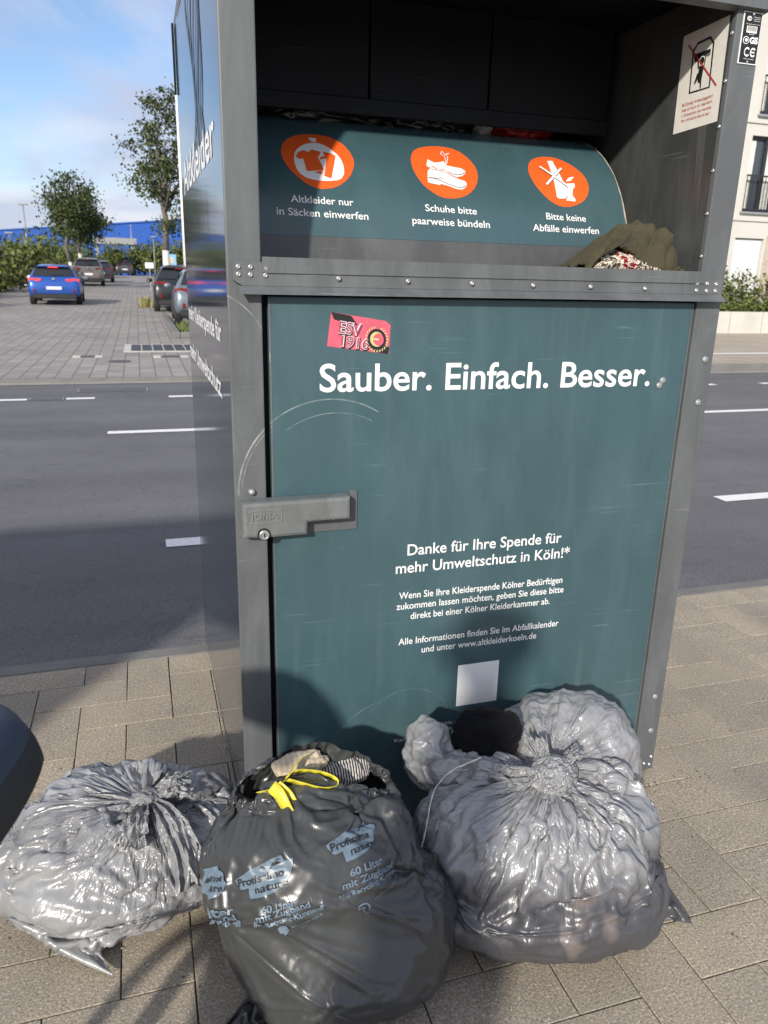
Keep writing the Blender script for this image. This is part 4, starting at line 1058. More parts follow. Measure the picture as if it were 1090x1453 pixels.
for k in range(22):
    a_ = math.radians(-70 + k * 320 / 21 - 0); r0, r1 = er * .99, er * 1.30
    p0 = Vector((math.cos(a_), math.sin(a_))); pt = Vector((-p0.y, p0.x))
    pl = [p0 * r0, p0 * (r0 + r1) / 2 + pt * .018, p0 * r1 + pt * .03, p0 * (r0 + r1) / 2 - pt * .012]
    shape2d('emblem', [(ec[0] + q_.x, ec[1] + q_.y / as_) for q_ in pl], SF(.0015), gold, stk)
for f_, mm, off in ((.72, gold, .0015), (.52, BLACKV, .0018)):
    shape2d('emblem', [(ec[0] + er * f_ * math.cos(t_) + (.02 if f_ < .6 else 0), ec[1] + er * f_ / as_ * math.sin(t_)) for t_ in np.linspace(0, 2 * math.pi, 26)[:-1]], SF(off), mm, stk)
shape2d('emblem', [(ec[0] + .03 + er * .55 * math.cos(t_), ec[1] + er * .6 / as_ * math.sin(t_)) for t_ in np.linspace(0, 2 * math.pi, 26)[:-1]], SF(.0021), st_pink.m, stk)
shape2d('emblem', [(ec[0] - .06, ec[1] - .03), (ec[0] + .03, ec[1] - .03), (ec[0] + .03, ec[1] + .03), (ec[0] - .06, ec[1] + .03)], SF(.0024), gold, stk)
# door rivets in pairs
for x, z in DATA['rivdoor']:
    o = bpy.data.objects.new('rivet', bigr); COL.objects.link(o); o.parent = door; o.location = (x, .0028, z)
# lock housing over post and door
lockm = worn_paint('zinc_lock_housing', (.125, .135, .135), .36, .22); LOCKM = lockm.m
lk = bmesh.new()
prism(lk, [(.010, .8125), (.010, .888), (.240, .889), (.240, .8385), (.1475, .8375), (.1465, .8105), (.062, .8095)], lambda a, b, d: Vector((a, d, b)), -.036, -.0006)
es = [e for e in lk.edges if abs(e.verts[0].co.y + .036) < 1e-5 and abs(e.verts[1].co.y + .036) < 1e-5]
bmesh.ops.bevel(lk, geom=es, offset=.0075, segments=2, affect='EDGES', profile=.5)
lock = bm_ob('lock_housing', lk, LOCKM, T)
bm = bmesh.new(); prism(bm, [(.150, .8045), (.150, .832), (.2455, .833), (.2455, .894), (.2635, .893), (.2635, .8045)], lambda a, b, d: Vector((a, d, b)), -.0010, .0029); bm_ob('lock_plate', bm, DARKSTEEL if False else STEEL, lock)
bm = bmesh.new(); lathe(bm, [(.0105, .0), (.0105, .008), (.0085, .0095), (.008, .006), (.0055, .006), (.005, .0085), (.001, .0085)], 20, Matrix.Translation((.0535, -.0352, .8195)) @ Matrix.Rotation(math.pi / 2, 4, 'X')); bm_ob('lock_cylinder', bm, RIVET, lock)
bm = bmesh.new(); lathe(bm, [(.0135, .0), (.0135, .0016), (.0104, .0018)], 22, Matrix.Translation((.0535, -.0358, .8195)) @ Matrix.Rotation(math.pi / 2, 4, 'X')); bm_ob('lock_recess', bm, GAP, lock)
bm = bmesh.new(); bx(bm, .0522, .0548, -.0452, -.0428, .8160, .8230); bm_ob('keyhole', bm, GAP, lock)
LKE = simple('zinc_relief', (.20, .21, .205), .35)
def lk_fn(x0, x1, z, c): return lambda a, b: Vector((x0 + (x1 - x0) * a, -.0372, z + c * b))
bm = bmesh.new()
def strip_box(pts, w):
    for (a, b), (c, d) in zip(pts, pts[1:]):
        dv = Vector((c - a, d - b)).normalized() * w / 2; nn = Vector((-dv.y, dv.x))
        prism(bm, [(a - dv.x + nn.x, b - dv.y + nn.y), (c + dv.x + nn.x, d + dv.y + nn.y), (c + dv.x - nn.x, d + dv.y - nn.y), (a - dv.x - nn.x, b - dv.y - nn.y)], lambda p, q, d_: Vector((p, d_, q)), -.0376, -.0355)
strip_box([(.0195, .846), (.0195, .8695), (.055, .8735), (.0915, .8705), (.0915, .8475), (.055, .8445), (.0195, .846)], .0016)
bm_ob('relief_frame', bm, LKE, lock)
def relief(body, x0, x1, z, c, bold):
    V, F, _ = glyphs(body, bold); bm = bmesh.new()
    vs = [bm.verts.new((x0 + (x1 - x0) * a, -.0362, z + c * b)) for a, b in V]
    for f in F:
        try: bm.faces.new([vs[i] for i in f])
        except ValueError: pass
    r_ = bmesh.ops.extrude_face_region(bm, geom=bm.faces[:])
    for e in r_['geom']:
        if isinstance(e, bmesh.types.BMVert): e.co.y -= .0024
    bmesh.ops.recalc_face_normals(bm, faces=bm.faces[:])
    bm_ob('relief_lettering', bm, LKE, lock)
relief('JO/BA', .0265, .0845, .8525, .0135, .0)
relief('www.containersysteme.de', .150, .231, .8425, .0042, .0)
# type plate on the right post
P_ = DATA['plate']; x0, x1, z0, z1 = 1.0985, 1.1465, 1.7937, 1.8915
pl = box('type_plate', x0, x1, -.0022, -.0003, z0, z1, WHITE, T)
FP = lambda o_: (lambda a, b: Vector((x0 + (x1 - x0) * a, -.0022 - o_, z0 + (z1 - z0) * b)))
shape2d('plate_field', [(.04, .02), (.96, .02), (.96, .98), (.04, .98)], FP(.0004), BLACKV, pl)
shape2d('barcode_label', [(.22, .60), (.78, .60), (.78, .73), (.22, .73)], FP(.0008), WHITE, pl)
rb = random.Random(4); u = .25
while u < .74:
    w = rb.choice((.008, .008, .016, .024)); shape2d('barcode_label', [(u, .635), (u + w, .635), (u + w, .72), (u, .72)], FP(.0012), BLACKV, pl); u += w + rb.choice((.010, .018))
shape2d('plate_mark', circle2d((.30, .87), .13, 20, .045), FP(.0008), WHITE, pl)
FPt = lambda u0, u1, v, c, o_=.0012: (lambda a, b: FP(o_)(u0 + (u1 - u0) * a, v + c * b))
lettering('JOBA', FPt(.20, .42, .855, .032), BLACKV, pl, .02)
for v in (.895, .86, .825): lettering('Containersysteme' if v < .88 else 'Hersteller', FPt(.52, .88, v, .018), WHITE, pl, .01)
lettering('Wertstoffcontainer 1150', FPt(.15, .86, .755, .018), WHITE, pl, .01)
lettering('Baujahr 2014', FPt(.38, .66, .565, .018), WHITE, pl, .01)
for c_, r_ in (((.27, .455), .17),):
    shape2d('plate_mark', circle2d(c_, r_, 24, r_ * .44), FP(.0008), WHITE, pl); shape2d('plate_mark', circle2d(c_, r_ * .8, 24, r_ * .35), FP(.0012), BLACKV, pl); shape2d('plate_mark', circle2d(c_, r_ * .5, 6, r_ * .22), FP(.0016), WHITE, pl)
lettering('GS', FPt(.46, .90, .405, .115), WHITE, pl, .05)
for c_, bar in ((.36, 0), (.68, 1)):
    strip2d('plate_mark', [(c_ + .14 * math.cos(t_) + .05, .235 + .075 * math.sin(t_)) for t_ in np.linspace(.75, 2 * math.pi - .75, 14)], .035, FP(.0008), WHITE, pl)
    if bar: strip2d('plate_mark', [(c_ - .06, .235), (c_ + .13, .235)], .03, FP(.0009), WHITE, pl)
lettering('Made in Germany', FPt(.26, .82, .09, .020), WHITE, pl, .01)
for v in (.045, .955):
    o = bpy.data.objects.new('rivet', rivet_mesh(.0026, .002, True, RIVET)); COL.objects.link(o); o.parent = pl; o.location = ((x0 + x1) / 2, -.0024, z0 + (z1 - z0) * v)
# warning sign on the inner right wall
WX = 1.0845
FW = lambda o_: (lambda a, b: Vector((WX - o_, a, b)))
ivory = M('ivory_sign', (.70, .68, .62), .45); ivory.vary(35, .05)
S_ = [(.0845 + .095, 1.8870), (.0845 - .056, 1.8885), (.0845 - .056, 1.683), (.0845 + .095, 1.679)]
SHF = .0
sg = shape2d('warning_sign', [(.176, 1.8858), (.078, 1.8872), (.078, 1.6832), (.171, 1.680)] if False else DATA['signR'], FW(.0012), ivory.m, T)
fr = DATA['signframe']
strip2d('sign_figure', fr + fr[:1], .0052, FW(.0018), BLACKV, sg)
shape2d('sign_figure', DATA['signhole'], FW(.0017), BLACKV, sg)
shape2d('sign_figure', DATA['signbody'], FW(.0019), BLACKV, sg); shape2d('sign_figure', DATA['signleg'], FW(.0020), BLACKV, sg)
hd = DATA['signhead']; hr = abs(hd[0][0] - hd[1][0])
shape2d('sign_figure', circle2d(hd[0], hr * 1.15, 18), FW(.0019), WHITE, sg); shape2d('sign_figure', circle2d(hd[0], hr * .92, 18), FW(.0022), BLACKV, sg)
strip2d('sign_figure', DATA['signarm1'], .0045, FW(.0021), BLACKV, sg)
strip2d('sign_figure', DATA['signarm2'], .0058, FW(.0020), WHITE, sg); strip2d('sign_figure', DATA['signarm2'], .0038, FW(.0023), BLACKV, sg)
REDP = simple('red_print', (.42, .03, .03), .5)
strip2d('sign_figure', DATA['signred'], .0034, FW(.0026), REDP, sg)
for s, (a_, b_) in zip(('Bei Einstieg Verletzungsgefahr!', 'Risk of injury on insertion!', 'L´introduction est interdite', 'Ne s´introduire dans le bac!'), DATA['signtxt']):
    lettering(s, lambda a, b: Vector((WX - .002, a_[0] + (b_[0] - a_[0]) * a, a_[1] + (b_[1] - a_[1]) * a + .0062 * b)), REDP, sg, .004)
# worn streaks on the inner wall under the sign and along the drum
WS = M('worn_streak', (.12, .125, .12), .5); f = WS.noise(1.0, 5, vec=WS.coord(True, (30, 30, 5))); WS.l(WS.ramp(f, [(.45, 0.0), (.62, .55)]), WS.b.inputs['Alpha'])
shape2d('wear_mark', [(.082, 1.69), (.052, 1.69), (.036, 1.40), (.050, 1.40)], FW(.0008), WS.m, T)
shape2d('wear_mark', [(YC - .40 * math.cos(t_) , ZC + .40 * math.sin(t_)) for t_ in np.linspace(.25, .85, 10)] + [(YC - .415 * math.cos(t_), ZC + .415 * math.sin(t_)) for t_ in np.linspace(.85, .25, 10)], FW(.0008), WS.m, T)
# lettering and line drawing on the glossy side panel (reads from the rear edge to the front edge)
def SD(y, z, o_=.0007): return Vector((-.001 + .001 - (.007 * (y - .006) / (CD - .006)) - o_ - .0002, y, z))
def side_line(s, y0, y1, z, cap): return lettering(s, lambda a, b: SD(y0 + (y1 - y0) * a, z + cap * b), WHITE, sp_l, .02)
side_line('mehr Kleiderspende für', 1.10, .13, 1.198, .042)
side_line('mehr Umweltschutz.', 1.13, .16, 1.075, .046)
side_line('Altkleider', 1.03, .12, 1.565, .085)
DRAWN = simple('dark_line_print', (.010, .011, .014), .3)
rb = random.Random(9)
for k in range(9):
    yb = .24 + .05 * k; pts = []
    for i in range(22):
        z = 2.0 - i * .018; pts.append((yb + .06 * math.sin(i * .28 + k * .9) * (1 - i / 30) + (.45 - yb) * (i / 22) * .75, z))
    strip2d('line_drawing', pts, .012 + .014 * rb.random(), lambda a, b: SD(a, b, .0009), DRAWN, sp_l)
strip2d('line_drawing', [(.45 + .13 * math.cos(t_), 1.60 + .09 * math.sin(t_)) for t_ in np.linspace(.1, math.pi - .1, 16)], .03, lambda a, b: SD(a, b, .0009), DRAWN, sp_l)
bm = bmesh.new(); bx(bm, -.014, -.008, CD - .012, CD + .004, 1.86, 2.05); bm_ob('edge_strip', bm, DARKSTEEL, T)

# ================================================================ THINGS IN THE OPENING
def blob(name, c, r3, mat, lab, cat, amp=.25, fr=2.2, seed=0, sub=5, sharp=False, group=None):
    bm = bmesh.new(); bmesh.ops.create_icosphere(bm, subdivisions=sub, radius=1)
    off = Vector((seed * 3.1, seed * 1.7, 5.0))
    for v in bm.verts:
        n_ = v.co.copy(); q = n_ * fr + off
        h = noise.fractal(q, 1.0, 2.0, 4)
        if sharp: h = (1 - abs(noise.noise(q * 1.4)) * 2.2) * .6 + h * .5 + (1 - abs(noise.noise(q * 3.1)) * 2.0) * .25
        g = 1 + amp * h
        v.co = Vector((n_.x * r3[0] * g, n_.y * r3[1] * g, n_.z * r3[2] * g)) + Vector(c)
    o = bm_ob(name, bm, mat, None, True)
    return tag(o, lab, cat, group) if lab else o
def film(name, c, rough, spec=.6, crease=.35, scale=1.0, metal=0.0, coat=0.0, tie=None):
    """thin plastic film: broad soft dents, with patches of fine creases between smooth stretches"""
    m = M(name, c, rough, metal, spec)
    mp = m.n('ShaderNodeMapping'); mp.inputs['Scale'].default_value = (1, 1, .7); m.l(m.coord(), mp.inputs[0])
    ns = m.n('ShaderNodeTexNoise'); ns.inputs['Scale'].default_value = 14 * scale; ns.inputs['Detail'].default_value = 3; m.l(mp.outputs[0], ns.inputs['Vector'])
    bent = m.mix(.16, mp.outputs[0], ns.outputs['Color'], 'ADD')
    patches = m.math('MULTIPLY', m.ramp(m.noise(6, 3, vec=m.coord()), [(.42, .12), (.64, 1.0)]), crease)
    normal = None
    for cells, depth in ((15, .012), (42, .005)):
        v = m.n('ShaderNodeTexVoronoi'); v.inputs['Scale'].default_value = cells * scale; m.l(bent, v.inputs['Vector'])
        normal = m.bump(v.outputs['Distance'], .2, depth, normal)
        m.l(patches, normal.node.inputs['Strength'])
    ridge = m.math('ABSOLUTE', m.math('SUBTRACT', m.noise(9 * scale, 3, .5, vec=mp.outputs[0], dist=.8), .5))
    normal = m.bump(ridge, crease * .8, .012, normal)
    if tie:
        # fine straight creases running out from where the bag is tied
        away = m.n('ShaderNodeVectorMath', operation='SUBTRACT'); m.l(m.pos(), away.inputs[0]); away.inputs[1].default_value = tie
        unit = m.n('ShaderNodeVectorMath', operation='NORMALIZE'); m.l(away.outputs[0], unit.inputs[0])
        far = m.n('ShaderNodeVectorMath', operation='LENGTH'); m.l(away.outputs[0], far.inputs[0])
        fade = m.ramp(m.math('MULTIPLY', far.outputs['Value'], 2.0), [(.04, .30), (.16, .50), (.42, .26), (.66, .02)])
        for rays, depth in ((5.5, .012), (13, .0035)):
            lines = m.math('ABSOLUTE', m.math('SUBTRACT', m.noise(rays, 2, .45, vec=unit.outputs[0]), .5))
            normal = m.bump(m.ramp(lines, [(.0, 0.0), (.07, .8), (.14, 1.0)]), .5, depth, normal)
            m.l(fade, normal.node.inputs['Strength'])
    if coat: m.b.inputs['Coat Weight'].default_value = coat; m.b.inputs['Coat Roughness'].default_value = .12
    return m
BLKFILM = film('black_bag_film', (.012, .012, .014), .28)
REDFILM = film('red_bag_film', (.28, .012, .015), .32)
WHTFILM = film('white_bag_film', (.45, .45, .45), .4)
blob('stuffed_black_bag', (.27, .515, 1.725), (.19, .085, .045), BLKFILM.m, 'crumpled black plastic bag jammed above the drum at left', 'plastic bag', .3, 3.4, 1, 5, True)
blob('stuffed_black_bag', (.56, .52, 1.728), (.15, .085, .045), BLKFILM.m, 'crumpled black plastic bag jammed above the drum next to a pale scrap', 'plastic bag', .3, 3.4, 2, 5, True)
blob('stuffed_pale_bag', (.725, .50, 1.728), (.028, .06, .034), WHTFILM.m, 'scrap of pale plastic bag wedged above the drum between black and red bags', 'plastic bag', .25, 2.4, 3, 4, True)
blob('stuffed_red_bag', (.83, .52, 1.722), (.10, .08, .036), REDFILM.m, 'red plastic bag wedged in the slot above the drum', 'plastic bag', .18, 2.4, 4, 5, True)

def cloth_mat(name, c, weave=900, fold=.25):
    m = M(name, c, .95, 0, .15); m.vary(18, .14); m.vary(200, .12)
    m.b.inputs['Sheen Weight'].default_value = .04
    m.bump(m.noise(weave / 4, 2), .3, .002)
    return m
olive = cloth_mat('olive_fleece', (.062, .056, .034))
FOLDS = [((.02, .10), (.55, .52), .010, .035), ((.05, .02), (.62, .30), .008, .028), ((.30, .62), (.80, .30), .011, .040), ((.62, .55), (.97, .18), .012, .035), ((.74, .40), (.80, .02), .009, .028), ((.88, .50), (.93, .02), .010, .030), ((.45, .10), (.70, .42), -.010, .035), ((.68, .10), (.84, .46), -.014, .030), ((.15, .30), (.40, .22), -.008, .030), ((.84, .05), (.99, .30), -.010, .026), ((.55, .50), (.60, .90), .008, .04), ((.25, .40), (.28, .80), -.008, .04)]
def fold_height(u, v):
    h = 0
    for (a, b), (c, d), k, w in FOLDS:
        dx, dy = c - a, d - b; t = min(1, max(0, ((u - a) * dx + (v - b) * dy) / (dx * dx + dy * dy)))
        q = math.hypot(u - a - t * dx, v - b - t * dy) + .012 * noise.noise(Vector((u * 8, v * 8, k * 900)))
        h += k * math.exp(-(abs(q) / w) ** 1.25) * (.35 + .65 * math.sin(math.pi * min(1, t + .12)))
    return h
def olive_pt(u, v):
    """draped garment on the ledge: u along the ledge, v from front edge over the top to the rear"""
    x = .790 + .238 * u
    prof = float(np.interp(u, (0, .06, .15, .25, .35, .45, .55, .62, .68, .74, .80, .86, .92, .97, 1), (.010, .024, .038, .052, .068, .082, .094, .100, .095, .082, .074, .078, .070, .045, .012)))
    a = v * math.pi
    y = .100 - .082 * math.cos(a) * (1 - .25 * abs(u - .5))
    lift = .030 * math.exp(-((u - .42) / .26) ** 2) if v < .5 else 0
    z = 1.3575 + prof * math.sin(a) ** .62 + lift * (1 - min(1, v / .22))
    hem = .060 * max(0.0, math.sin(math.pi * min(1, max(0, (u - .04) / .66)))) ** .6
    if v < .5: z = max(z, 1.3575 + hem * (1 - v * .6)) + (.010 if v > .05 else 0)
    n_ = noise.noise(Vector((u * 4.2, v * 2.0, 1.3))) * .024 + (1 - 2 * abs(noise.noise(Vector((u * 9, v * 4 + u * 5, 4.0))))) * .009
    f_ = math.sin((u * 1.1 + v * .55) * 19 + 2.5 * noise.noise(Vector((u * 3, v * 3, 2)))) * .0085 * math.sin(a)
    w_ = fold_height(u, v)
    return Vector((x + n_ * .5 + w_ * .4 * (u - .5), y - .012 * math.sin(u * 9) * (1 - v) - w_ * .8, max(1.3572, z + (n_ * .7 + f_ * .5 + w_) * math.sin(a) ** .3)))
nu, nv = 150, 80
V = [olive_pt(i / nu, j / nv) for j in range(nv + 1) for i in range(nu + 1)]
F = [(j * (nu + 1) + i, j * (nu + 1) + i + 1, (j + 1) * (nu + 1) + i + 1, (j + 1) * (nu + 1) + i) for j in range(nv) for i in range(nu)]
oj = ob('folded_jumper', V, F, olive.m, None, True)
tag(oj, 'crumpled olive green jumper lying on the container ledge at right', 'jumper')
s_ = oj.modifiers.new('cloth_thickness', 'SOLIDIFY'); s_.thickness = .005; s_.offset = -1
bm = bmesh.new()
for k in range(5):
    tube(bm, [(.975 + .012 * k, .045, 1.3595), (1.01 + .008 * k, .028 - .004 * k, 1.368 + .0045 * (k % 2)), (1.036 + .004 * k, .033, 1.362)], [.003, .005, .002], 6)
bm_ob('trailing_hem', bm, olive.m, oj, True)
knit = M('nordic_knit', (.06, .06, .055), .95, 0, .1)
vz = knit.n('ShaderNodeTexNoise'); vz.inputs['Scale'].default_value = 62; vz.inputs['Detail'].default_value = 1; vz.inputs['Distortion'].default_value = 2.2
knit.l(knit.coord(), vz.inputs['Vector'])
cx_ = knit.n('ShaderNodeSeparateXYZ'); knit.l(knit.pos(), cx_.inputs[0])
redz = knit.math('LESS_THAN', knit.math('ABSOLUTE', knit.math('SUBTRACT', cx_.outputs['X'], .893)), .020)
bg = knit.mix(redz, (.055, .045, .036, 1), (.20, .012, .018, 1))
knit.setc(knit.mix(knit.ramp(vz.outputs['Fac'], [(.50, 0.0), (.53, 1.0)]), bg, (.58, .52, .43, 1)))
knit.bump(knit.noise(320, 2), .5, .002)
V = []; F = []; nu, nv = 60, 20
for j in range(nv + 1):
    for i in range(nu + 1):
        u, v = i / nu, j / nv; a = v * math.pi; h_ = .062 * math.sin(math.pi * min(1, u * 1.02)) ** .55 * (1 - .18 * u)
        V.append((.806 + .176 * u, .022 - .022 * math.sin(a) * .9 + .045 * (v if v > .5 else 0), 1.3575 + h_ * (1 - math.cos(a)) / 2 + .0025 * math.sin(u * 26 + v * 5)))
F = [(j * (nu + 1) + i, j * (nu + 1) + i + 1, (j + 1) * (nu + 1) + i + 1, (j + 1) * (nu + 1) + i) for j in range(nv) for i in range(nu)]
kj = ob('patterned_jumper', V, F, knit.m, None, True)
tag(kj, 'cream and dark patterned knitwear with a red patch showing under the olive jumper', 'jumper')
# ================================================================ DRAPING THE BAGS
# Each rubbish bag starts as a tube of film welded along its bottom edge; lumps of clothing swell inside it,
# its mouth is gathered, and it settles on the paving and against the door (a cloth simulation run once, here).
def drape_bags(specs, frames=62, NU=148):
    sc = bpy.data.scenes.new('draping'); col = sc.collection; made = []
    def put(name, V, F):
        me = bpy.data.meshes.new(name); me.from_pydata([tuple(map(float, v)) for v in V], [], F); me.update()
        o = bpy.data.objects.new(name, me); col.objects.link(o); made.append(o); return o
    def minor(a, P):
        lo, hi = 0.0, a
        for _ in range(50):
            b = (lo + hi) / 2; h = ((a - b) / (a + b)) ** 2
            if math.pi * (a + b) * (1 + 3 * h / (10 + math.sqrt(4 - 3 * h))) < P: lo = b
            else: hi = b
        return b
    out = {}
    for name, c in specs.items():
        w, h = c['w'], c['h']; NV = int(NU / 2 * h / w); cx, cy = c['at']; ca, sa = math.cos(R(c['turn'])), math.sin(R(c['turn']))
        P = 2 * w; R0 = P / 2 / math.pi; V = []
        for j in range(NV + 1):
            v = j / NV * h; k = math.sin(min(1, v / .30) * math.pi / 2)
            a = (w / 2) * (1 - k) * .998 + R0 * 1.12 * k; b = max(minor(a, P), .002)
            t = np.linspace(0, 2 * np.pi, 4001); ex, ey = -a * np.cos(t), -b * np.sin(t)
            s = np.concatenate([[0], np.cumsum(np.hypot(np.diff(ex), np.diff(ey)))]); q = np.arange(NU) / NU * s[-1]
            x, y = np.interp(q, s, ex), np.interp(q, s, ey)
            V.append(np.stack([cx + x * ca - y * sa, cy + x * sa + y * ca, np.full(NU, .012 + (v * .82 if v < .3 else v - .054))], 1))
        V = np.concatenate(V)
        if c['door']: V[:, 1] = np.minimum(V[:, 1], -.012)
        F = [(j * NU + i, j * NU + (i + 1) % NU, (j + 1) * NU + (i + 1) % NU, (j + 1) * NU + i) for j in range(NV) for i in range(NU)]
        for i in range(NU // 2):
            f = tuple(dict.fromkeys((i, (NU - i) % NU, (NU - i - 1) % NU, i + 1)))
            if len(f) > 2: F.append(f)
        ob_ = put('bag_cloth', V, F)
        vg = ob_.vertex_groups.new(name='pin'); vg.add(list(range(NV * NU, (NV + 1) * NU)), 1.0, 'ADD')
        ob_.shape_key_add(name='Basis'); key = ob_.shape_key_add(name='gathered')
        kx, ky, kz = c['mouth']; kr = c['mouth_r']; wide = kr > .05
        for i in range(NU):
            an = 2 * math.pi * i / NU; wob = 1 + .35 * math.sin(an * 23) * (.12 if wide else .5)
            x = -kr * wob * math.cos(an); y = -kr * wob * math.sin(an) * (.26 if wide else 1); zz = kz
            if wide:
                y *= (1 + .12 * math.sin(an * 9 + .6) * math.sin(an * 4) + .10 * math.sin(an * 31 + 1) * math.sin(an * 3 + 2)) * (1 + .6 * max(0, x / .16))
                zz += .015 - .9 * max(0, x + .03) ** 1.5 - .55 * max(0, -x - .04) + (.018 if y > 0 else -.012) + .007 * math.sin(an * 7 + 1) * math.sin(an * 3)
            key.data[NV * NU + i].co = (kx + x * ca - y * sa, ky + x * sa + y * ca, zz)
        for side_, co_ in c['corners']:
            i0 = 0 if side_ == 'L' else NU // 2
            vg.add([i0], 1.0, 'ADD'); key.data[i0].co = co_
        key.value = 0; key.keyframe_insert('value', frame=6); key.value = 1; key.keyframe_insert('value', frame=42)
        made.append(key.id_data)
        grp = bpy.data.collections.new('colliders'); col.children.link(grp)
        def collide(o, fr):
            col.objects.unlink(o); grp.objects.link(o); o.modifiers.new('collision', 'COLLISION'); o.collision.thickness_outer = .004; o.collision.cloth_friction = fr
        dirs = np.random.default_rng(3).normal(size=(6, 3)) * 2.2
        for lc, lr in c['lumps']:
            bm = bmesh.new(); bmesh.ops.create_icosphere(bm, subdivisions=4, radius=1)
            for v in bm.verts:
                n = v.co; g = 1 + sum(.035 * math.sin(3 * (n.x * a + n.y * b + n.z * e) + k) for k, (a, b, e) in enumerate(dirs)) / 1.5
                v.co = (n.x * lr[0] * g, n.y * lr[1] * g, n.z * lr[2] * g)
            me = bpy.data.meshes.new('lump'); bm.to_mesh(me); bm.free(); o = bpy.data.objects.new('lump', me); col.objects.link(o); made.append(o)
            for fr, s in ((1, c['swell']), (30, 1)):
                o.scale = (s, s, s); o.keyframe_insert('scale', frame=fr); o.location = (lc[0], lc[1], max(.07, lc[2] * s)); o.keyframe_insert('location', frame=fr)
            collide(o, 8)
        collide(put('floor', [(-3, -3, 0), (3, -3, 0), (3, 3, 0), (-3, 3, 0)], [(0, 1, 2, 3)]), 20)
        if c['door']: collide(put('upright', [(-2, -.004, -1), (2, -.004, -1), (2, -.004, 3), (-2, -.004, 3)], [(0, 1, 2, 3)]), 20)
        md = ob_.modifiers.new('cloth', 'CLOTH'); st = md.settings
        st.quality = 7; st.mass = .06 * (150 / NU) ** 2; st.tension_stiffness = st.compression_stiffness = 30; st.shear_stiffness = 12; st.bending_stiffness = .02
        st.tension_damping = st.compression_damping = st.shear_damping = 8; st.bending_damping = .4; st.air_damping = 2.5
        st.vertex_group_mass = 'pin'; st.pin_stiffness = 1; st.use_pressure = True; st.uniform_pressure_force = c['puff']
        cs = md.collision_settings; cs.distance_min = .004; cs.collision_quality = 3; cs.use_self_collision = False; cs.collection = grp
        md.point_cache.frame_start = 1; md.point_cache.frame_end = frames + 10
        out[name] = (ob_, NU, NV, grp)
    sc.frame_start = 1; sc.frame_end = frames + 10
    for f in range(1, frames + 1): sc.frame_set(f)
    dg = sc.view_layers[0].depsgraph; res = {}
    for name, (o, nu, nv, grp) in out.items():
        me = o.evaluated_get(dg).to_mesh(); A = np.empty(len(me.vertices) * 3); me.vertices.foreach_get('co', A)
        res[name] = A.reshape(-1, 3)[:(nv + 1) * nu].reshape(nv + 1, nu, 3).copy(); o.evaluated_get(dg).to_mesh_clear()
    for name, (o, nu, nv, grp) in out.items(): bpy.data.collections.remove(grp)
    for o in made:
        if isinstance(o, bpy.types.Object): bpy.data.objects.remove(o)
    bpy.data.scenes.remove(sc)
    for me in [m_ for m_ in bpy.data.meshes if m_.users == 0]: bpy.data.meshes.remove(me)
    for ac in [a_ for a_ in bpy.data.actions if a_.users == 0]: bpy.data.actions.remove(ac)
    return res
BAGS = drape_bags(dict(
    right=dict(w=.78, h=.76, at=(.645, -.35), turn=-14, lumps=[((.615, -.38, .12), (.295, .19, .125)), ((.585, -.34, .225), (.25, .165, .095)), ((.745, -.15, .31), (.12, .10, .155)), ((.44, -.33, .16), (.12, .14, .15)), ((.62, -.17, .26), (.16, .10, .12))], mouth=(.59, -.345, .335), mouth_r=.014, puff=.5, door=True, swell=.55, corners=[('R', (.895, -.50, .012))]),
    left=dict(w=.86, h=.74, at=(-.31, .0), turn=20, lumps=[((-.31, -.01, .10), (.24, .22, .105)), ((-.36, .02, .14), (.16, .16, .09)), ((-.14, -.03, .09), (.15, .17, .09)), ((-.44, .0, .10), (.12, .15, .095))], mouth=(-.225, -.05, .225), mouth_r=.014, puff=.7, door=False, swell=.8, corners=[('L', (-.30, -.285, .012)), ('R', (-.03, -.20, .03))]),
    middle=dict(w=.60, h=.74, at=(.13, -.38), turn=-6, lumps=[((.145, -.41, .10), (.19, .15, .11)), ((.075, -.35, .25), (.19, .14, .12)), ((.13, -.28, .30), (.13, .09, .075)), ((.215, -.40, .14), (.135, .13, .12)), ((.06, -.28, .345), (.10, .08, .06))], mouth=(.115, -.26, .395), mouth_r=.15, puff=.25, door=True, swell=.8, corners=[('L', (-.145, -.49, .012)), ('R', (.365, -.43, .03))])))
TIEPTS = [(.0, -.30, .385), (.03, -.315, .402), (.055, -.30, .412), (.075, -.275, .418), (.10, -.25, .415),
 (.020, -.318, .408), (.032, -.335, .400), (.042, -.350, .380), (.052, -.357, .360), (.060, -.352, .356), (.056, -.343, .375), (.046, -.330, .395), (.030, -.318, .410),
 (.050, -.315, .414), (.080, -.318, .400), (.115, -.318, .383), (.145, -.308, .374), (.148, -.298, .382), (.125, -.292, .396), (.095, -.293, .408), (.07, -.298, .416), (.05, -.31, .416)]
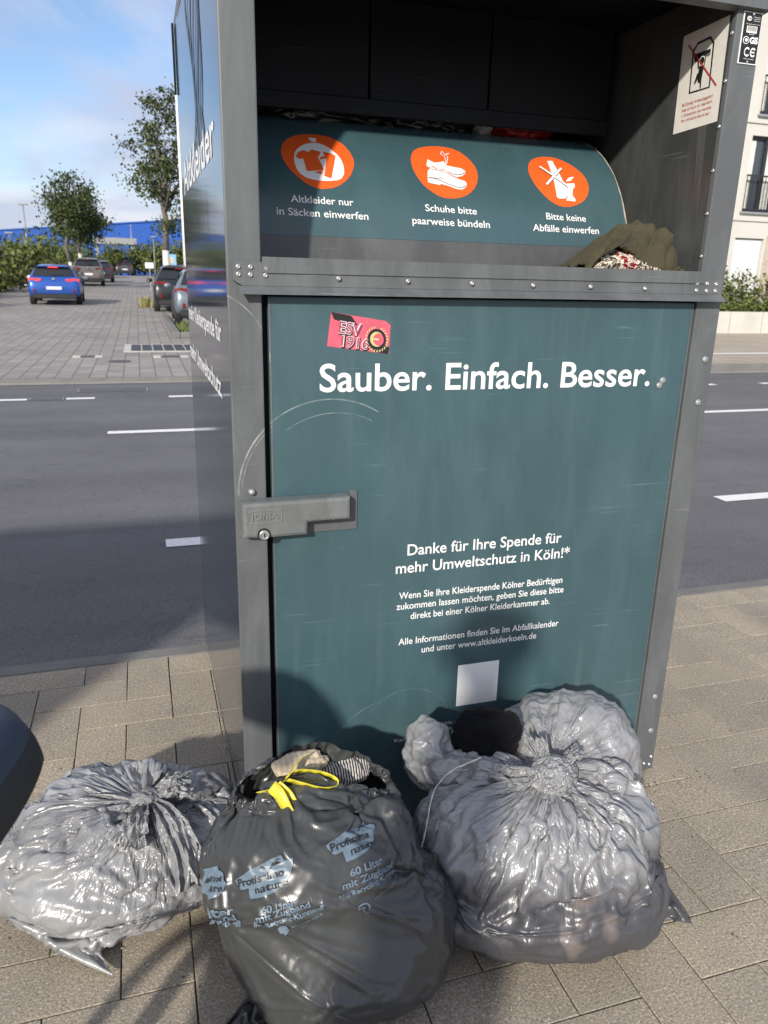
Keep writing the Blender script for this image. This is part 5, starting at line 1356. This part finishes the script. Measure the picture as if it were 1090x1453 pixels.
# ================================================================ THE RUBBISH BAGS
def crisp(G, k=.75):
    """draw the folds of the film tighter: push every point away from the local mean"""
    A = G.copy()
    S = A.copy()
    for _ in range(3):
        P_ = np.concatenate([S[:1], S, S[-1:]], 0)
        S = (np.roll(S, 1, 1) + np.roll(S, -1, 1) + P_[:-2] + P_[2:] + 2 * S) / 6
    D = A - S; L = np.linalg.norm(D, axis=2, keepdims=True); D *= np.minimum(1, .007 / (L + 1e-9))
    A = A + k * D; A[-1] = G[-1]; A[0] = G[0]
    return A
def sheet(G, name, mat, parent=None):
    NV, NU = G.shape[0] - 1, G.shape[1]
    F = [(j * NU + i, j * NU + (i + 1) % NU, (j + 1) * NU + (i + 1) % NU, (j + 1) * NU + i) for j in range(NV) for i in range(NU)]
    # the welded bottom seam
    F += [f for f in ((i, (NU - i) % NU, (NU - i - 1) % NU, i + 1) for i in range(1, NU // 2 - 1))]
    G = crisp(G); G[..., 2] = np.maximum(G[..., 2], .0025)
    o = ob(name, G.reshape(-1, 3), F, mat, parent, True)
    s = o.modifiers.new('smooth', 'SUBSURF'); s.levels = s.render_levels = 1
    return o
def on_sheet(G, u, v, off=0.0):
    """point of a bag sheet at grid coordinates (u around, v up), lifted along its normal"""
    NV, NU = G.shape[0] - 1, G.shape[1]
    i, j = int(math.floor(u)), int(math.floor(v)); a, b = u - i, v - j
    g = lambda ii, jj: G[min(max(jj, 0), NV), ii % NU]
    p = g(i, j) * (1 - a) * (1 - b) + g(i + 1, j) * a * (1 - b) + g(i, j + 1) * (1 - a) * b + g(i + 1, j + 1) * a * b
    if off:
        n = np.zeros(3)
        for k in range(-1, 2):
            for l in range(-1, 2): n += np.cross(g(i + 2 + k, j + l) - g(i - 1 + k, j + l), g(i + k, j + 2 + l) - g(i + k, j - 1 + l))
        n /= np.linalg.norm(n) + 1e-9; p = p + n * off
    return Vector(p)
def fan(name, base, mid, tip, w0, w1, pleats, amp, mat, parent, side, seed=0, nu=46, nv=26, droop=0.0, rnd=.010):
    """a gathered tail of film: narrow and pleated where it is tied, spreading out and crumpled towards its end"""
    base, mid, tip, side = Vector(base), Vector(mid), Vector(tip), Vector(side).normalized()
    V = []
    for j in range(nv + 1):
        t = j / nv; c = base * (1 - t) ** 2 + mid * 2 * t * (1 - t) + tip * t * t
        d = ((mid - base) * (1 - t) + (tip - mid) * t).normalized(); nr = d.cross(side).normalized()
        w = w0 + (w1 - w0) * t ** .8
        for i in range(nu + 1):
            s = i / nu - .5
            ph = s * pleats * 2 * math.pi + 1.6 * noise.noise(Vector((s * 3 + seed, t * 2, 0)))
            pl = math.asin(math.sin(ph)) * .64
            q = Vector((s * 5 + seed * 2.3, t * 4.5, seed))
            cr = (1 - 2 * abs(noise.noise(q))) * rnd * t + (1 - 2 * abs(noise.noise(q * 2.3))) * rnd * .5 * t
            edge = .014 * t * noise.noise(Vector((s * 9, seed, 3)))
            V.append(c + side * (s * w) + nr * (pl * amp * (1 - .45 * t) + cr - droop * (s * 2) ** 2 * t) + d * edge)
    F = [(j * (nu + 1) + i, j * (nu + 1) + i + 1, (j + 1) * (nu + 1) + i + 1, (j + 1) * (nu + 1) + i) for j in range(nv) for i in range(nu)]
    o = ob(name, V, F, mat, parent, True)
    s_ = o.modifiers.new('smooth', 'SUBSURF'); s_.levels = s_.render_levels = 1
    return o
def ribbon(name, pts, w, wdir, mat, parent, thick=.0008, smooth_n=8):
    P = [Vector(p) for p in pts]; Q = []
    for i in range(len(P) - 1):
        p0, p1, p2, p3 = P[max(i - 1, 0)], P[i], P[i + 1], P[min(i + 2, len(P) - 1)]
        for k in range(smooth_n):
            t = k / smooth_n; Q.append(.5 * ((2 * p1) + (p2 - p0) * t + (2 * p0 - 5 * p1 + 4 * p2 - p3) * t * t + (3 * p1 - p0 - 3 * p2 + p3) * t ** 3))
    Q.append(P[-1]); V = []
    for i, p in enumerate(Q):
        d = (Q[min(i + 1, len(Q) - 1)] - Q[max(i - 1, 0)]).normalized(); wd = Vector(wdir(i / len(Q)) if callable(wdir) else wdir); wd = (wd - d * wd.dot(d)).normalized() * w / 2
        n_ = d.cross(wd).normalized() * .0012 * math.sin(i * 1.1)
        V += [p - wd, p + n_, p + wd]
    F = []
    for i in range(len(Q) - 1): F += [(3 * i, 3 * i + 1, 3 * i + 4, 3 * i + 3), (3 * i + 1, 3 * i + 2, 3 * i + 5, 3 * i + 4)]
    o = ob(name, V, F, mat, parent, True); s_ = o.modifiers.new('film_thickness', 'SOLIDIFY'); s_.thickness = thick
    return o

def see_through(m, thick, contents, stops, sc=5.0):
    """thin grey film: where clothes press against it their colour shows through"""
    f = m.noise(sc, 3, .5, vec=m.pos())
    m.setc(m.mix(m.ramp(f, stops), thick, contents))
    return m
# --- right bag: smoky see-through film with a knot
mR = film('smoky_bag_film', (.28, .285, .295), .32, .6, .34, 1.0, .10, tie=(.590, -.350, .342))
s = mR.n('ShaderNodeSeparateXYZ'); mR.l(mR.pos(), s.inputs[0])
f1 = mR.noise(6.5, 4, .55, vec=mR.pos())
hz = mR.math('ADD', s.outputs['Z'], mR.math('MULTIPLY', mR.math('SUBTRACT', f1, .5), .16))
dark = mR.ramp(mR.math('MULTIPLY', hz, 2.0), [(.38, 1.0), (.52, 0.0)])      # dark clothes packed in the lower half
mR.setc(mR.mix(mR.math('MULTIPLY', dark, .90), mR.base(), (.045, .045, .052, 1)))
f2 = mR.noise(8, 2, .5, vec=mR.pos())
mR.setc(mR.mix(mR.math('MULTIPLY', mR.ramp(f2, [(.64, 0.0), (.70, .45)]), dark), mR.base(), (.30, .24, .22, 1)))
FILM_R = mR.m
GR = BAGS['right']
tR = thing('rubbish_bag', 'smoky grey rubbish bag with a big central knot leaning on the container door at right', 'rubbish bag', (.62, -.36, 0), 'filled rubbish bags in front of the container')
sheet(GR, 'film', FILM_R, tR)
mRl = film('smoky_flap_film', (.29, .295, .305), .33, .6, .40, 1.1, .10, tie=(.600, -.335, .345)); FLAP_R = mRl.m
K = Vector((.590, -.350, .342))
# the bunched film bulging up behind the knot: folds run out from the knot over a rounded pouch
def pouch(name, c, r3, mat, parent, folds, seed, tie):
    bm = bmesh.new(); bmesh.ops.create_icosphere(bm, subdivisions=6, radius=1)
    c = Vector(c); axis = (c - tie).normalized(); e1 = axis.orthogonal().normalized(); e2 = axis.cross(e1); far = max(r3) * 2.2
    for v in bm.verts:
        n_ = v.co.copy(); p = Vector((n_.x * r3[0], n_.y * r3[1], n_.z * r3[2])) + c
        d = p - tie; an = math.atan2(d.dot(e1), d.dot(e2)); t = min(1, d.length / far)
        ph = an * folds + 2.6 * noise.noise(p * 9 + Vector((seed, 0, 0)))
        fo = (math.asin(math.sin(ph)) * .0062 + math.sin(ph * 2.3 + seed) * .0022) * (1 - t) ** .7
        q = p * 9 + Vector((seed * 3, seed, 2)); fo += .020 * noise.noise(q) + .008 * (1 - 2 * abs(noise.noise(q * 2.1))) + .004 * (1 - 2 * abs(noise.noise(q * 4.7)))
        v.co = (p + n_ * fo).lerp(tie, .7 * max(0, 1 - t * 2.9) ** 1.5)
    return bm_ob(name, bm, mat, parent, True)
pouch('bunched_film', (.735, -.185, .265), (.172, .138, .138), FLAP_R, tR, 13, 2.1, K + Vector((.012, .016, .004)))
# the knot itself: a crumpled ball with short tails
def crumple(name, c, r3, mat, parent, seed, amp=.33, fr=1.7, sub=5):
    bm = bmesh.new(); bmesh.ops.create_icosphere(bm, subdivisions=sub, radius=1)
    for v in bm.verts:
        n_ = v.co.copy(); q = n_ * fr + Vector((seed, seed * 2, 1))
        h = (1 - 2 * abs(noise.noise(q))) * .6 + (1 - 2 * abs(noise.noise(q * 2.2))) * .4 + (1 - 2 * abs(noise.noise(q * 4.3))) * .22
        v.co = Vector((n_.x * r3[0], n_.y * r3[1], n_.z * r3[2])) * (1 + amp * h) + Vector(c)
    return bm_ob(name, bm, mat, parent, True)
knR = crumple('knot', K + Vector((.004, -.008, .010)), (.040, .034, .030), FLAP_R, tR, 3.3, .42)
fan('tail', K + Vector((0, .005, .01)), K + Vector((-.012, .012, .045)), K + Vector((-.022, .03, .078)), .018, .050, 5, .005, FLAP_R, knR, (.8, -.5, .1), 1, 40, 20, 0, .012)
fan('tail', K + Vector((.012, .0, .012)), K + Vector((.05, -.015, .045)), K + Vector((.075, .02, .030)), .02, .09, 6, .006, FLAP_R, knR, (.3, .9, -.2), 5, 40, 22, .0, .016)
fan('tail', K + Vector((-.006, -.01, .006)), K + Vector((-.06, -.005, .028)), K + Vector((-.115, .03, .006)), .02, .085, 6, .006, FLAP_R, knR, (.2, -.6, .6), 9, 40, 22, .0, .014)
pouch('flap', (.396, -.168, .316), (.048, .060, .084), FLAP_R, tR, 6, 6.4, Vector((.47, -.26, .315)))
pouch('flap', (.445, -.235, .318), (.060, .030, .034), FLAP_R, tR, 5, 8.1, Vector((.52, -.29, .318)))
STRG = simple('white_drawstring', (.80, .80, .78), .5, vary=.05)
ribbon('drawstring', [(.462, -.290, .372), (.430, -.288, .362), (.396, -.284, .346), (.366, -.285, .318), (.348, -.300, .296), (.332, -.325, .275), (.318, -.345, .250), (.306, -.352, .210), (.302, -.36, .17)], .0125, (.1, -.5, .8), STRG, tR, .001)
pmat = simple('faded_print', (.36, .37, .42), .4)
bc = cloth_mat('black_fabric', (.006, .006, .008))
blob('black_garment', (.520, -.200, .366), (.078, .060, .058), bc.m, 'black garment bulging out of the open mouth of the right grey bag', 'garment', .22, 1.5, 6, 5)

# --- left bag: silvery grey film lying on its side
mL = film('silver_bag_film', (.33, .335, .34), .31, .65, .36, 1.0, .12, tie=(-.222, -.052, .225))
see_through(mL, mL.base(), (.17, .17, .175, 1), [(.40, 0.0), (.66, .85)], 4.5)
FILM_L = mL.m
GL = BAGS['left']
tL = thing('rubbish_bag', 'silvery grey knotted rubbish bag lying flat on the paving at left', 'rubbish bag', (-.27, -.03, 0), 'filled rubbish bags in front of the container')
sheet(GL, 'film', FILM_L, tL)
KL = Vector((-.222, -.052, .232))
knL = crumple('knot', KL, (.026, .024, .018), FILM_L, tL, 5.2, .42)
fan('tail', KL + Vector((.01, -.01, 0)), KL + Vector((.060, -.085, .018)), KL + Vector((.075, -.185, -.085)), .02, .105, 3, .008, FILM_L, knL, (.85, .35, .1), 3, 60, 44, .014, .020)
fan('tail', KL + Vector((-.004, -.01, 0)), KL + Vector((-.015, -.07, .022)), KL + Vector((-.040, -.115, -.020)), .02, .080, 3, .007, FILM_L, knL, (.85, -.4, .1), 8, 54, 36, .010, .018)
fan('tail', KL + Vector((.012, .005, 0)), KL + Vector((.05, .0, .035)), KL + Vector((.085, .01, .0)), .02, .08, 3, .006, FILM_L, knL, (-.1, .95, .2), 14, 50, 32, .0, .018)

# --- middle bag: dark printed film with yellow drawstring
mM = film('charcoal_bag_film', (.046, .049, .050), .30, .6, .36, .8, .0)
FILM_M = mM.m
GM = crisp(BAGS['middle'])
tM = thing('rubbish_bag', 'black printed rubbish bag with yellow drawstring standing between two grey bags', 'rubbish bag', (.13, -.40, 0), 'filled rubbish bags in front of the container')
sheet(BAGS['middle'], 'film', FILM_M, tM)
PALE = M('pale_blue_print', srgb(100, 116, 130), .38); PALE.vary(50, .08); PALE = PALE.m
INK = simple('charcoal_ink', (.022, .025, .028), .4)
def aff(o, x, y):
    """a flat frame (a, b in 0..1) laid over the bag sheet between three grid points"""
    k = Vector((GM.shape[1] / 172, (GM.shape[0] - 1) / 106))
    o, x, y = Vector(o) * k, Vector(x) * k, Vector(y) * k
    return lambda a, b, off: on_sheet(GM, *(o + (x - o) * a + (y - o) * b), off)
def bag_shape(name, poly, fr, off, mat, parent):
    bm = bmesh.new(); bm.faces.new([bm.verts.new((a, b, 0)) for a, b in poly])
    for ax in (0, 1):
        for k in np.arange(.05, 1, .05):
            no = (1, 0, 0) if ax == 0 else (0, 1, 0); bmesh.ops.bisect_plane(bm, geom=bm.verts[:] + bm.edges[:] + bm.faces[:], plane_co=(k, k, 0), plane_no=no)
    for v in bm.verts: v.co = fr(v.co.x, v.co.y, off)
    bmesh.ops.triangulate(bm, faces=bm.faces[:])
    return bm_ob(name, bm, mat, parent, True)
def bag_text(s, fr, mat, parent, a0=0., a1=1., b0=0., c=1., off=.0034, bold=.02):
    V, F, _ = glyphs(s, bold); bm = bmesh.new(); vs = [bm.verts.new((a, b, 0)) for a, b in V]
    for f in F:
        try: bm.faces.new([vs[i] for i in f])
        except ValueError: pass
    for k in np.linspace(0, 1, 40)[1:-1]: bmesh.ops.bisect_plane(bm, geom=bm.verts[:] + bm.edges[:] + bm.faces[:], plane_co=(k, 0, 0), plane_no=(1, 0, 0))
    for k in (.25, .5, .75): bmesh.ops.bisect_plane(bm, geom=bm.verts[:] + bm.edges[:] + bm.faces[:], plane_co=(0, k, 0), plane_no=(0, 1, 0))
    for v in bm.verts: v.co = fr(a0 + (a1 - a0) * v.co.x, b0 + c * v.co.y, off)
    return bm_ob('lettering', bm, mat, parent)
LOGO = [(.02, .63), (.03, .55), (.10, .33), (.15, .31), (.24, .33), (.26, .02), (.40, .0), (.62, .04), (.80, .17), (.90, .33), (.98, .62), (.99, .80), (.86, .80), (.83, .98), (.60, .93), (.34, .82)]
for fr, tx in ((aff((17.6, 69.0), (34.6, 71.0), (17.3, 77.4)), ((24.8, 66.3), (33.0, 66.8), (24.9, 67.9), (23.4, 64.6), (36.5, 65.7), (23.3, 66.1), (21.4, 62.7), (39.6, 64.4), (21.5, 63.8))),
               (aff((42.9, 73.2), (60.0, 75.4), (42.6, 81.8)), ((47.9, 70.3), (57.6, 71.3), (47.8, 71.95), (45.5, 67.7), (61.4, 69.3), (45.4, 69.35), (43.8, 65.2), (64.2, 68.3), (43.6, 66.4)))):
    lg = bag_shape('logo', LOGO, fr, .0034, PALE, tM)
    bag_text('Profissimo', fr, INK, lg, .07, .83, .42, .21, .0042, .03)
    bag_text('nature', fr, INK, lg, .36, .85, .13, .20, .0042, .02)
    # little house, leaf and clouds above the name
    for pl in ([(.44, .72), (.44, .78), (.49, .84), (.54, .78), (.54, .72), (.52, .72), (.52, .77), (.46, .77), (.46, .72)], [(.64, .76), (.68, .84), (.75, .86), (.80, .80), (.77, .76)], [(.60, .70), (.63, .74), (.66, .70)], [(.72, .88), (.75, .92), (.80, .91), (.79, .88)]):
        bag_shape('logo_mark', pl, fr, .0042, INK, lg)
    for k, s_ in enumerate(('60 Liter', 'mit Zugband', '80% Recycling-Kunststoff')):
        o_, x_, y_ = tx[3 * k:3 * k + 3]; bag_text(s_, aff(o_, x_, y_), PALE, tM, bold=.03)
fr = aff((48.0, 59.6), (52.0, 59.9), (47.9, 63.1))
em = bag_shape('print_emblem', [(.5 + .48 * math.cos(k), .5 + .48 * math.sin(k)) for k in np.linspace(0, 2 * math.pi, 24)[:-1]], fr, .0018, PALE, tM)
bag_shape('emblem_figure', [(.5 + .34 * math.cos(k), .5 + .34 * math.sin(k)) for k in np.linspace(0, 2 * math.pi, 20)[:-1]], fr, .0026, INK, em)
bag_shape('emblem_figure', [(.42, .25), (.58, .25), (.58, .52), (.66, .62), (.5, .76), (.34, .62), (.42, .52)], fr, .0033, PALE, em)
bag_text('www.blauer-engel.de/uz30a', aff((53.4, 62.6), (62.6, 66.6), (53.2, 63.4)), PALE, tM, bold=.0)
bag_shape('print_emblem', [(.5 + .5 * math.cos(k), .5 + .5 * math.sin(k)) for k in np.linspace(0, 2 * math.pi, 20)[:-1]], aff((27.2, 59.8), (30.2, 60.2), (27.2, 62.2)), .0018, PALE, tM)
bag_text('www.blauer-engel.de', aff((31.2, 61.6), (39.0, 63.0), (31.1, 62.4)), PALE, tM, bold=.0)
frc = aff((6.2, 69.6), (15.2, 70.6), (6.2, 77.6))
lg = bag_shape('logo', [(.0, .5), (.0, .2), (.5, .0), (.85, .10), (1.0, .40), (.86, .72), (.6, .97), (.0, .9)], frc, .0030, PALE, tM)
bag_text('ssimo', frc, INK, lg, .12, .86, .48, .19, .0042, .03); bag_text('ture', frc, INK, lg, .35, .88, .18, .19, .0042, .02)
for s_, v0 in (('Liter', 66.4), ('gband', 64.6), ('Kunststoff', 62.8)): bag_text(s_, aff((8.0, v0), (17.0 + .9 * (v0 < 64), v0 + .4), (8, v0 + 1.5)), PALE, tM, bold=.03)
YEL = M('yellow_drawstring', (.66, .58, .05), .35); YEL.vary(40, .12); YEL = YEL.m
ya = Vector((.2, -.35, .9))
TIE = [Vector(p) + Vector((-.006, -.006, .010)) for p in TIEPTS]
ribbon('drawstring', TIE[0:5], .026, (.1, -.7, .7), YEL, tM)
ribbon('drawstring', TIE[5:13], .024, (.75, -.55, .1), YEL, tM)
ribbon('drawstring', TIE[13:22], .024, (.1, -.6, .75), YEL, tM)
# clothing showing in its mouth
st = M('striped_cloth', (.50, .44, .34), .95, 0, .1)
w_ = st.n('ShaderNodeTexWave'); w_.inputs['Scale'].default_value = 28; w_.inputs['Distortion'].default_value = 1.5; st.l(st.coord(), w_.inputs['Vector'])
st.setc(st.mix(st.ramp(w_.outputs['Fac'], [(.5, 0.0), (.6, 1.0)]), (.50, .43, .33, 1), (.62, .50, .34, 1)))
st.bump(st.noise(220, 2), .5, .003)
blob('striped_towel', (.085, -.235, .392), (.055, .030, .024), st.m, 'beige striped towel in the mouth of the black bag, next to the yellow drawstring', 'towel', .2, 1.8, 8, 5)
s2 = M('ribbed_cloth', (.3, .3, .3), .95, 0, .1)
w_ = s2.n('ShaderNodeTexWave'); w_.inputs['Scale'].default_value = 55; w_.inputs['Distortion'].default_value = 2.5; w_.inputs['Detail'].default_value = 1; s2.l(s2.coord(), w_.inputs['Vector'])
s2.setc(s2.mix(s2.ramp(w_.outputs['Fac'], [(.42, 0.0), (.55, 1.0)]), (.03, .03, .03, 1), (.52, .49, .45, 1)))
blob('ribbed_garment', (.175, -.228, .350), (.060, .034, .028), s2.m, 'black and cream ribbed garment in the mouth of the black bag, right of the towel', 'garment', .22, 2.0, 9, 5)

# ================================================================ AT THE LEFT EDGE, AND WHAT CASTS THE SHADOWS
# bicycle on its stand beside the photographer; only the rear corner of its saddle reaches into the picture
NAVY = M('navy_saddle_cover', (.030, .042, .075), .42, 0, .5); NAVY.vary(5, .15); NAVY = NAVY.m
tb_ = thing('bicycle', 'dark navy rounded bicycle saddle with black rim cut off by the left edge', 'bicycle', (-.50, -.95, 0))
def BK_(s_, z, w=0.0): return Vector((-.520 + .145 * z + w, -.73 - s_, z))     # s_ forward of the saddle clamp, w to its left
def saddle(z0, z1, grow, name, mat):
    V = []; F = []; n = 40; m_ = 14
    for j in range(m_ + 1):
        for i in range(n):
            a = 2 * math.pi * i / n; c, d = math.cos(a), math.sin(a)
            k = math.sin(j / m_ * math.pi / 2) ** .6 if j else .0
            s_ = .165 * c; half = .103 * (1 - .50 * min(1, max(0, (c + .45) / 1.3)) ** .9) + grow
            w = half * math.copysign(abs(d) ** .8, d)
            t = j / m_; rad = math.cos(t * math.pi / 2) ** .45
            p = BK_(s_ * rad, 0); h = z0 + (z1 - z0) * math.sin(t * math.pi / 2) + .012 * (c < -.4) * (1 - rad)
            V.append(Vector((-.520 + .145 * .83 - .012 + w * rad, -.752 - (s_ * rad + grow * c), h)))
    for j in range(m_):
        for i in range(n): F.append((j * n + i, j * n + (i + 1) % n, (j + 1) * n + (i + 1) % n, (j + 1) * n + i))
    return ob(name, V, F, mat, tb_, True)
saddle(.800, .848, .0, 'saddle', NAVY)
saddle(.775, .836, .010, 'saddle_rim', BLACKP)
FR_ = simple('black_bike_frame', (.02, .02, .022), .3)
def bt(name, pts, r, mat, n=10):
    bm = bmesh.new(); tube(bm, pts, r, n); return bm_ob(name, bm, mat, tb_, True)
# a folding bicycle, folded: both small wheels side by side under the saddle, stem folded down between them
bt('seat_post', [BK_(.02, .80), BK_(.03, .10)], .015, RIVET)
bt('frame', [BK_(.03, .34), BK_(.12, .30), BK_(.34, .36)], .019, FR_)
bt('frame', [BK_(.34, .36, -.12), BK_(.12, .42, -.12), BK_(.05, .40, -.12)], .017, FR_)
bt('hinge', [BK_(.34, .36, .02), BK_(.34, .36, -.14)], .024, RIVET)
bt('stem', [BK_(.36, .40, -.16), BK_(.40, .10, -.18)], .013, RIVET)
bt('handlebar', [BK_(.20, .09, -.22), BK_(.40, .09, -.18), BK_(.60, .09, -.22)], .011, RIVET)
for s_, w in ((.18, .02), (.24, -.13)):
    c = BK_(s_, .213, w)
    w_ob = bt('wheel', [BK_(s_ + .195 * math.cos(a), .213 + .195 * math.sin(a), w) for a in np.linspace(0, 2 * math.pi, 37)], .016, RUB, 8)
    bm = bmesh.new()
    for k in range(14):
        a = k * math.pi / 7; tube(bm, [c, BK_(s_ + .19 * math.cos(a), .213 + .19 * math.sin(a), w)], .001, 4)
    bm_ob('spokes', bm, RIVET, w_ob)
    bm = bmesh.new(); tube(bm, [c + Vector((-.04, 0, 0)), c + Vector((.04, 0, 0))], .018, 10); bm_ob('hub', bm, RIVET, w_ob, True)
# --- unseen steel bank, added at left to cast the shade over kerb and road
BK = worn_paint('bank_green', (.05, .10, .065), .45, .1).m
tb = thing('shade_bank', 'green steel bottle bank added out of view at left to shade kerb and road', 'bottle bank', (-2.5, -.73, 0))
bm = bmesh.new(); bx(bm, -3.05, -1.917, -1.30, -.17, .06, 1.50, .02); bm_ob('body', bm, BK, tb)
bm = bmesh.new(); prism(bm, [(-1.30, 1.5005), (-.17, 1.5005), (-.17, 1.652), (-1.30, 1.652)], lambda a, b, d: Vector((d, a, b)), -3.05, -1.917); bm_ob('roof', bm, BK, tb)
for x in (-2.80, -2.48, -2.16):
    bm = bmesh.new(); lathe(bm, [(.09, -.01), (.10, .02), (.075, .024), (.07, .004)], 20, Matrix.Translation((x, -1.302, 1.25)) @ Matrix.Rotation(math.pi / 2, 4, 'X')); bm_ob('port', bm, RUB, tb)
for sx_ in (-2.95, -2.06):
    for sy_ in (-1.2, -.32): box('foot', sx_, sx_ + .06, sy_, sy_ + .06, 0, .0595, DARKSTEEL, tb)
# --- the photographer, standing behind the camera with the telephone held out
def figure(joints, edges, name, mat, parent, lev=2):
    me = bpy.data.meshes.new(name); me.from_pydata([j[0] for j in joints], edges, []); me.update(); o = link(name, me, parent); me.materials.append(mat)
    sk_ = o.modifiers.new('skin', 'SKIN'); sk_.use_smooth_shade = True
    for k, (p, r) in enumerate(joints):
        me.skin_vertices[0].data[k].radius = (r, r) if not isinstance(r, tuple) else r
        me.skin_vertices[0].data[k].use_root = (k == 0)
    s_ = o.modifiers.new('smooth', 'SUBSURF'); s_.levels = s_.render_levels = lev
    return o
SKIN = simple('skin', (.42, .26, .19), .55, vary=.05)
JEANS = simple('jeans_denim', (.035, .05, .09), .9, vary=.2, vs=60)
COAT = simple('dark_coat', (.022, .026, .034), .85, vary=.15, vs=40)
HAIR = simple('brown_hair', (.035, .02, .012), .6)
tp = thing('person', 'person in dark coat and jeans standing behind the camera', 'person', (-.755, -1.98, 0))
px, py = -.755, -1.98
def B_(dx, dy, z): return (px + dx, py + dy, z)
hand = Vector((px + .185, py + .07, .76))
bj = [(B_(0, 0, .88), (.13, .10)), (B_(0, 0, 1.05), (.12, .09)), (B_(.0, .0, 1.25), (.145, .10)), (B_(0, .0, 1.36), (.10, .08)), (B_(0, .01, 1.44), .05), (B_(.0, .02, 1.50), (.066, .075)), (B_(.0, .025, 1.58), (.075, .09)), (B_(.0, .02, 1.64), (.055, .065)),
      (B_(.17, .02, 1.33), .052), (B_(.21, -.04, 1.06), .04), (tuple(hand + Vector((.005, -.02, .08))), .028), (tuple(hand), (.03, .02)),
      (B_(-.17, .0, 1.33), .052), (B_(-.21, -.04, 1.06), .04), (B_(-.19, .05, .84), .028), (B_(-.185, .07, .76), (.03, .02)),
      (B_(.085, 0, .80), .085), (B_(.095, .02, .47), .058), (B_(.10, -.02, .09), .04), (B_(.10, .10, .035), (.035, .03)),
      (B_(-.085, 0, .80), .085), (B_(-.095, .02, .47), .058), (B_(-.10, -.02, .09), .04), (B_(-.10, .10, .035), (.035, .03))]
be = [(0, 1), (1, 2), (2, 3), (3, 4), (4, 5), (5, 6), (6, 7), (3, 8), (8, 9), (9, 10), (10, 11), (3, 12), (12, 13), (13, 14), (14, 15), (0, 16), (16, 17), (17, 18), (18, 19), (0, 20), (20, 21), (21, 22), (22, 23)]
figure(bj, be, 'body', SKIN, tp)
gr = lambda r, k: tuple(x * k + .004 for x in r) if isinstance(r, tuple) else r * k + .004
sel = [0, 1, 2, 3, 8, 9, 10, 12, 13, 14]; mp_ = {k: i for i, k in enumerate(sel)}
figure([(bj[k][0], gr(bj[k][1], 1.12)) for k in sel], [(mp_[a], mp_[b]) for a, b in be if a in mp_ and b in mp_], 'coat', COAT, tp)
sel = [0, 16, 17, 18, 20, 21, 22]; mp_ = {k: i for i, k in enumerate(sel)}
figure([(bj[k][0], gr(bj[k][1], 1.10)) for k in sel], [(mp_[a], mp_[b]) for a, b in be if a in mp_ and b in mp_], 'trousers', JEANS, tp)
bm = bmesh.new(); bmesh.ops.create_icosphere(bm, subdivisions=4, radius=1)
for v in bm.verts:
    n_ = v.co.copy(); f_ = 1 + .05 * noise.noise(n_ * 5)
    v.co = Vector((n_.x * .088 * f_, n_.y * .100 * f_, n_.z * .085 * f_)) + Vector(B_(0, -.008, 1.612)); 
    if v.co.y > py + .055 and v.co.z < 1.60: v.co.y = py + .055
bm_ob('hair', bm, HAIR, tp, True)
for dx in (-.03, .03):
    bm = bmesh.new(); bmesh.ops.create_icosphere(bm, subdivisions=2, radius=.011, matrix=Matrix.Translation(B_(dx, .108, 1.575))); bm_ob('eye', bm, WHITE, tp, True)
bm = bmesh.new(); prism(bm, [(-.012, 1.535), (.012, 1.535), (.006, 1.575), (-.006, 1.575)], lambda a, b, d: Vector((px + a, py + d, b)), .095, .128); bm_ob('nose', bm, SKIN, tp)
bm = bmesh.new(); bx(bm, px - .025, px + .025, py + .088, py + .104, 1.508, 1.518, .003); bm_ob('mouth', bm, simple('lips', (.35, .12, .10), .5), tp)
for sg_ in (1, -1):
    hd_ = Vector((px + sg_ * .185, py + .07, .75))
    for k in range(4):
        a = hd_ + Vector((0, .022 - .016 * k, -.02)); L_ = (.060, .070, .066, .052)[k]
        bm = bmesh.new(); tube(bm, [a, a + Vector((-.004 * sg_, .004, -L_ * .5)), a + Vector((-.014 * sg_, .006, -L_ * .85)), a + Vector((-.020 * sg_, .004, -L_))], [.010, .009, .008, .006], 8); bm_ob('finger', bm, SKIN, tp, True)
    bm = bmesh.new(); tube(bm, [hd_ + Vector((0, .02, .015)), hd_ + Vector((-.012 * sg_, .042, -.012)), hd_ + Vector((-.016 * sg_, .048, -.035))], [.012, .010, .007], 8); bm_ob('thumb', bm, SKIN, tp, True)
tp.rotation_euler = (0, 0, R(55))
